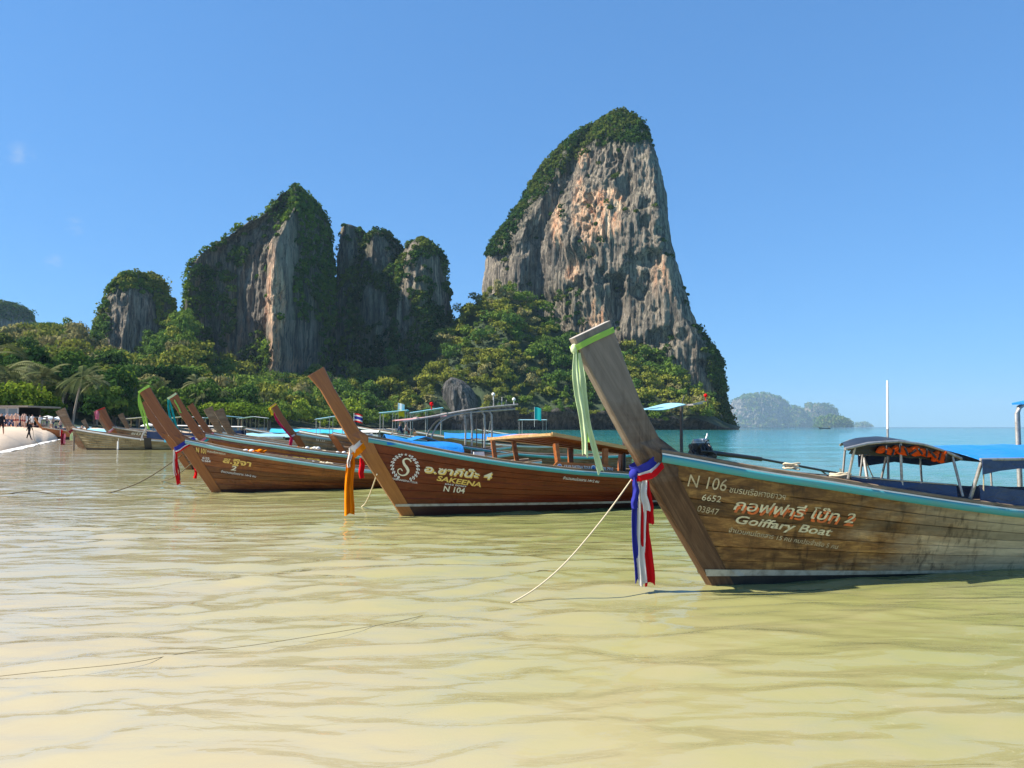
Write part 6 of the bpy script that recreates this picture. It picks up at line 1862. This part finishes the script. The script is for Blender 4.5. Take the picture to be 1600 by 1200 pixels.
def rG(part):
    part('band', 'maroon', lambda b: wrap_band(b, pG, [(-0.42, 1.35), (-0.60, 1.24), (-0.84, 1.10)], 0.12, 0.15))
    part('tail', 'maroon', lambda b: cloth_tail(b, pG(-1.15, -0.15, 1.02), 0.78, 0.22, 0.2, (0.0, 0), seed=71, folds=1.8))
    part('tail', 'palepink', lambda b: cloth_tail(b, pG(-1.02, -0.2, 1.02), 0.68, 0.12, 0.2, (0.0, 0), seed=72, folds=1.4))
    part('tail', 'palelime', lambda b: cloth_tail(b, pG(-0.62, -0.2, 1.06), 0.52, 0.18, 0.2, (-0.02, 0), seed=73, folds=1.4))
ribbon_thing('maroon pink and pale green cloths bunched on the straw coloured prow', pG, rG, tuple(pG(-0.9, 0, 1.05)))
pJ, hJ = Place(BO['J'][0]), BO['J'][1]
tipnd(pJ, hJ.lead, hJ.trail, 'red', [('palepink', 0.70, 0.28, 0.0, -0.02), ('palepink', 0.62, 0.2, 0.05, 0.0)], 'pink cloth hanging from the farther red banded prow', 81)
necknd(pJ, ('white', 'palepink'), [('palepink', 0.5, 0.12, 0.0)], 'pale sash round the neck of the lettered brown boat', 85)
pH = Place(BO['H'][0])
def rH(part):
    part('tail', 'red', lambda b: cloth_tail(b, pH(1.7, -0.75, 1.05), 0.95, 0.22, 0.2, (0, 0), seed=91, folds=1.2))
    part('tail', 'white', lambda b: cloth_tail(b, pH(1.55, -0.75, 1.0), 0.8, 0.08, 0.2, (0, 0), seed=92, folds=1.0))
ribbon_thing('red and white cloth hanging over the side of the orange boat', pH, rH, tuple(pH(1.7, -0.7, 1.0)))
def flag(loc, rows, w, h, label, ph=0.0, polelen=0.7):
    e = empty('flag', loc); tag(e, label, 'flag')
    m = MB(); m.tube([(0, 0, -polelen), (0, 0, h + 0.02)], 0.012, 6); m.build('flag_pole', M['white_paint'], e)
    z = h
    for c, k in rows:
        hh = h * k
        P = [[(x, 0.05 * math.sin(x / w * 5 + ph) * x / w, zz - 0.25 * x * x / w) for x in np.linspace(0, w, 10)] for zz in (z, z - hh)]
        b = MB(); b.sheet(np.array(P), 0.003, 0, True); b.build('flag_stripe', M['cloth_' + c], e)
        z -= hh
p = at(553, 664, 45)
flag((p.x, 45, 1.9), [('red', 1 / 6), ('white', 1 / 6), ('blue', 1 / 3), ('white', 1 / 6), ('red', 1 / 6)], 0.5, 0.5, 'small red white and blue striped flag beside the sashed prow', 1.0)
p = at(835, 650, 62)
flag((p.x, 62, 2.2), [('teal', 1.0)], 0.55, 1.0, 'small teal flag above the far flat grey shade', 0.4, 0.6)
p = at(622, 652, 55)
flag((p.x, 55, 2.4), [('white', 0.5), ('yellow', 0.5)], 0.45, 0.9, 'white and yellow pennant on the blue sheet shade', 2.0, 0.8)

# ------------------------------------------------------------------ mooring lines
def line(pts, r, label, mat='rope', n=40):
    m = MB(); m.tube([tuple(p) for p in spline([tuple(q) for q in pts], n)], r, 6)
    o = m.build('mooring_rope', M[mat]); tag(o, label, 'rope', 'mooring ropes')
    return o
def wpt(px, py, z=0.0):
    a, b = (px - 800) / FPX, (600 - py) / FPX
    d = Vector((a, math.cos(PITCH) - b * math.sin(PITCH), math.sin(PITCH) + b * math.cos(PITCH)))
    t = (z - HC) / d.z
    return Vector((d.x * t, d.y * t, z))
e0, e1 = pA(-0.86, 0.0, 1.12), wpt(805, 939, -0.02)
line([e0, e0.lerp(e1, 0.3) + Vector((0, 0, -0.10)), e0.lerp(e1, 0.65) + Vector((0, 0, -0.13)), e1, e1 + Vector((-0.5, -0.15, -0.15))], 0.008, 'pale mooring rope sagging from the tricolour sash into the water')
e0, e1 = pB(-0.45, -0.1, 0.75), wpt(563, 793, -0.02)
line([e0, e0.lerp(e1, 0.5) + Vector((0, 0, -0.12)), e1, e1 + Vector((-0.4, -0.2, -0.15))], 0.012, 'short pale rope from the red boat stem beside the orange sash')
e0, e1 = pC(-0.45, -0.05, 0.72), wpt(248, 753, -0.01)
line([e0, e0.lerp(e1, 0.5) + Vector((0, 0, -0.10)), e1, e1 + Vector((-0.6, -0.1, -0.1))], 0.014, 'dark mooring rope from the amber boat stem into the water', 'rope_dark')
e0, e1 = pC(-0.7, 0.1, 0.9), wpt(48, 770, 0.0)
line([e0, e0.lerp(e1, 0.3) + Vector((0, 0, -0.42)), e0.lerp(e1, 0.65) + Vector((0, 0, -0.42)), e1 + Vector((0, 0, 0.03)), e1 + Vector((-1, -.3, -0.1))], 0.014, 'long dark rope stretched low over the water to the left', 'rope_dark')
line([wpt(-160, 1074, -0.004), wpt(60, 1050, 0.002), wpt(200, 1036, 0.004), wpt(300, 1018, 0.0), wpt(380, 1010, 0.006), wpt(480, 995, 0.002), wpt(600, 975, 0.0), wpt(660, 962, -0.03)], 0.0022, 'thin dark line lying in the shallow water across the front', 'rope_wet', 80)
m = MB(); m.tube([(0, 0, -0.6), (0.0, 0, 1.0)], 0.06, 8)
q = wpt(115, 704); o = m.build('mooring_post', M['bark'], None, (q.x, q.y, 0)); tag(o, 'dark stake standing in the water by the straw coloured prow', 'post')

# ------------------------------------------------------------------ beach bar, umbrellas, people
br = empty('beach_bar', (-70.5, 98, 1.4), R(0))
p = at(0, 660, 104); br.location = (p.x + 0.5, 104, 1.3)
tag(br, 'flat roofed beach bar with a white upper band and dark open front', 'building')
m = MB(); m.box((-3.5, 2.5, 3.05), (15.0, 7.5, 0.22)); m.build('roof', M['concrete'], br)
m = MB(); m.box((-4.2, 1.0, 1.62), (15.0, 6.8, 0.16)); m.build('awning', M['concrete'], br)
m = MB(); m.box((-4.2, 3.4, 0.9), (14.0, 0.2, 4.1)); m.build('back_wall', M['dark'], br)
for k in range(7):
    m = MB(); m.box((1.6 - 1.55 * k, -0.6, 2.32), (1.48, 0.12, 1.22)); w_ = m.build('wall_panel', M['plaster'], br)
    m = MB(); m.box((1.6 - 1.55 * k, -0.67, 2.40), (1.15, 0.03, 0.72)); m.build('pane', M['glass'], w_)
for k in range(6):
    m = MB(); m.box((2.4 - 2.4 * k, -1.9, 0.2), (0.16, 0.16, 2.8)); m.build('post', M['wood_rail'], br)
m = MB(); m.box((-3, 0.6, 0.35), (11, 0.6, 1.0)); m.build('counter', M['wood_brown'], br)
umb = None
for k, (px, py, Y, rr) in enumerate(((57, 650.5, 112, 1.25), (75, 650.5, 113, 1.35), (90, 652, 116, 1.2), (232, 662, 135, 1.3), (27, 652, 108, 1.0))):
    p = at(px, py, Y)
    if umb is None:
        umb = empty('beach_umbrella', (0, 0, 0))
        m = MB(); m.lathe([(0.01, 2.35), (0.6, 2.18), (1.2, 1.90), (1.21, 1.80), (0.6, 2.12), (0.01, 2.28)], 10); m.build('canopy', M['white_paint'], umb)
        m = MB(); m.tube([(0, 0, -0.3), (0, 0, 2.3)], 0.03, 6); m.build('pole', M['steel'], umb)
        u = umb
    else: u = dup(umb)
    u.location = (p.x, Y, p.z - 2.25 * rr / 1.2); u.scale = (rr / 1.2,) * 3
    tag(u, ('white umbrella just right of the beach bar', 'white umbrella above the orange prow', 'small white umbrella left of the dark prow', 'white umbrella far behind the lime ribbon', 'white umbrella before the dark front of the beach bar')[k], 'umbrella', 'beach umbrellas')

def skin_body(name, J, Ed, rad, zones, mats):
    me = bpy.data.meshes.new(name)
    me.from_pydata(J, Ed, [])
    o = bpy.data.objects.new(name, me); COL.objects.link(o)
    md = o.modifiers.new('skin', 'SKIN')
    for i, r in enumerate(rad):
        v = me.skin_vertices[0].data[i]; v.radius = (r if hasattr(r, '__len__') else (r, r))
    me.skin_vertices[0].data[0].use_root = True
    o.modifiers.new('sub', 'SUBSURF').levels = 1
    dg = bpy.context.evaluated_depsgraph_get(); dg.update()
    out = bpy.data.meshes.new_from_object(o.evaluated_get(dg))
    bpy.data.objects.remove(o)
    out.materials.clear()
    for m_ in mats: out.materials.append(M[m_])
    out.polygons.foreach_set('use_smooth', np.ones(len(out.polygons), bool))
    for p in out.polygons:
        p.material_index = zones(p.center)
    return out
M['skin'] = paint('tanned_skin', (0.46, 0.24, 0.15), 0.6, 0.1)
M['skin_pale'] = paint('pale_skin', (0.62, 0.36, 0.25), 0.6, 0.1)
M['hair'] = paint('dark_hair', (0.03, 0.02, 0.015), 0.6, 0.1)
M['wear_black'] = cloth('black_clothing', (0.018, 0.018, 0.022), 0.0)
M['wear_red'] = cloth('red_swimwear', (0.30, 0.07, 0.06), 0.0)
M['wear_blue'] = cloth('blue_swimwear', (0.05, 0.07, 0.13), 0.0)
M['wear_white'] = cloth('white_shirt', (0.7, 0.68, 0.64), 0.0)
SH = 0.19
def stand_joints(stride=0.0, lean=0.0, armL=(-0.3, 0.0, 0.82), armR=(0.3, 0.0, 0.82)):
    J = [(0, 0, 0.95), (0, lean * .4, 1.18), (0, lean, 1.42), (0, lean * 1.15, 1.52), (0, lean * 1.3, 1.60), (0, lean * 1.3 - 0.01, 1.72),
         (-SH, lean, 1.40), (-SH - 0.06, lean * .8 + armL[1] * .5, 1.12), tuple(np.array(armL) + np.array([0, 0, 0.0])),
         (SH, lean, 1.40), (SH + 0.06, lean * .8 + armR[1] * .5, 1.12), tuple(armR),
         (-0.10, 0, 0.90), (-0.11, -stride * .45, 0.50), (-0.12, -stride, 0.08), (-0.12, -stride - 0.14, 0.03),
         (0.10, 0, 0.90), (0.11, stride * .55, 0.50), (0.12, stride, 0.08), (0.12, stride - 0.14, 0.03)]
    E = [(0, 1), (1, 2), (2, 3), (3, 4), (4, 5), (2, 6), (6, 7), (7, 8), (2, 9), (9, 10), (10, 11), (0, 12), (12, 13), (13, 14), (14, 15), (0, 16), (16, 17), (17, 18), (18, 19)]
    r = [(.15, .11), (.14, .10), (.16, .11), .06, .09, .085, .06, .045, .035, .06, .045, .035, .095, .065, .045, .035, .095, .065, .045, .035]
    return J, E, r
def zone_cloth(lo, hi, clothmat=1, hair=1.66, sleeve=9, c2=None):
    def f(c):
        if c.z > hair: return 2
        if lo < c.z < hi and abs(c.x) < sleeve: return c2 if (c2 and c.z < (lo + hi) / 2 - 0.05) else clothmat
        return 0
    return f
p_walk = skin_body('person', *stand_joints(0.26, -0.04, (-0.27, 0.12, 0.85), (0.34, -0.18, 0.88)), zone_cloth(0.12, 1.50, 1), ['skin', 'wear_black', 'hair'])
p_edge = skin_body('person', *stand_joints(0.20, 0.02, (-0.27, -0.12, 0.82), (0.28, 0.12, 0.82)), zone_cloth(0.52, 1.48, 1), ['skin', 'wear_black', 'hair'])
p_standr = skin_body('person', *stand_joints(0.06, 0.0), zone_cloth(0.78, 0.98, 1), ['skin_pale', 'wear_red', 'hair'])
p_standw = skin_body('person', *stand_joints(0.10, 0.02, (-0.22, -0.2, 1.0), (0.28, 0.02, 0.82)), zone_cloth(0.62, 1.48, 1), ['skin', 'wear_white', 'hair'])
p_standb = skin_body('person', *stand_joints(0.16, 0.0), zone_cloth(0.60, 0.98, 1), ['skin_pale', 'wear_blue', 'hair'])
J = [(0, 0, 0.13), (0, 0.06, 0.36), (0, 0.08, 0.60), (0, 0.07, 0.70), (0, 0.05, 0.78), (0, 0.04, 0.90), (-SH, 0.08, 0.58), (-SH - .05, 0.12, 0.34), (-.2, -0.05, 0.22), (SH, 0.08, 0.58), (SH + .06, 0.16, 0.34), (SH + .1, 0.26, 0.08),
     (-0.10, -0.08, 0.13), (-0.14, -0.42, 0.42), (-0.14, -0.62, 0.08), (-.14, -.74, .04), (0.10, -0.08, 0.13), (0.14, -0.40, 0.36), (0.15, -0.66, 0.08), (.15, -.78, .04)]
_, Ed, rd = stand_joints()
p_sitr = skin_body('person', J, Ed, rd, lambda c: 2 if c.z > 0.84 else 1 if (c.z < 0.30 and c.y > -0.16) else 0, ['skin_pale', 'wear_red', 'hair'])
p_sitb = skin_body('person', J, Ed, rd, lambda c: 2 if c.z > 0.84 else 1 if (c.z < 0.62 and c.y > -0.10) else 0, ['skin', 'wear_blue', 'hair'])
def person(me, px, py, Y, label, rz, group=None, z=None, s=1.0):
    p = at(px, py, Y)
    o = link('person', me, None, (p.x, Y, beach_z(p.x, Y) if z is None else z))
    o.rotation_euler = (0, 0, rz); o.scale = (s,) * 3
    tag(o, label, 'person', group)
    return o
pw = person(p_walk, 45, 690, 70, 'person in black clothes walking over the sand and dragging a rope', R(100))
hand = pw.matrix_basis @ Vector((0.34, -0.18, 0.88))
w0 = at(57, 692, 66)
line([hand, hand.lerp(Vector((w0.x, w0.y, beach_z(w0.x, w0.y))), 0.5) + Vector((0, 0, -0.2)), Vector((w0.x + .3, w0.y, beach_z(w0.x + .3, w0.y) + 0.03))], 0.022, 'rope trailing from the hand of the walker in black', 'rope_dark', 20)
person(p_edge, 1, 695, 62, 'person in dark shirt and shorts at the left edge of the beach', R(20))
g = random.Random(4)
kinds = [(p_sitr, 'person with dark hair in red swimwear sitting on the sand'), (p_standr, 'person in red swimwear standing on the sand'), (p_standb, 'person in blue shorts standing on the sand'), (p_standw, 'person in a white shirt standing on the sand'), (p_sitb, 'person in blue swimwear sitting on the sand')]
spots = [(5, 94), (11, 97), (14, 92), (18, 99), (22, 95), (27, 98), (31, 93), (35, 97), (40, 94), (38, 88), (50, 101), (57, 104), (62, 100), (68, 106), (73, 108), (78, 104), (83, 110), (88, 107), (94, 112), (100, 115), (106, 113), (8, 90), (24, 90), (29, 102), (45, 106), (53, 110), (61, 113), (80, 115), (128, 140), (135, 138), (16, 104), (34, 104)]
wherew = lambda px: 'before the beach bar' if px < 48 else 'under the white umbrellas' if px < 95 else 'near the dark prows'
for i, (px, Y) in enumerate(spots):
    me_, lab = kinds[(i * 7 + i // 3) % 5]
    person(me_, px, 668, Y, lab + ' ' + wherew(px), g.uniform(-2.5, 2.5), 'people ' + wherew(px))
p = at(622, 672, 56)
for k, (px, me_, lab) in enumerate(((627, p_sitb, 'person in blue sitting on the black hulled boat'), (637, p_sitr, 'person in red sitting on the black hulled boat'))):
    person(me_, px, 668, 56.3, lab, 2.0, None, 1.05)

# ------------------------------------------------------------------ air between here and the islands
t = bpy.data.materials.new('sea_air'); t.use_nodes = True
nt = t.node_tree; nt.nodes.clear()
o_ = nt.nodes.new('ShaderNodeOutputMaterial'); v_ = nt.nodes.new('ShaderNodeVolumePrincipled')
v_.inputs['Color'].default_value = (0.55, 0.82, 1.0, 1)
v_.inputs['Density'].default_value = 0.000062
v_.inputs['Anisotropy'].default_value = 0.1
nt.links.new(v_.outputs[0], o_.inputs['Volume'])
m = MB(); m.box((0, 4300, 217), (26900, 18300, 446))
hz = m.build('haze', t); tag(hz, 'pale blue sea air that softens the far islands', None, None, 'stuff')
hz.visible_shadow = True
print('objects', len(bpy.data.objects))
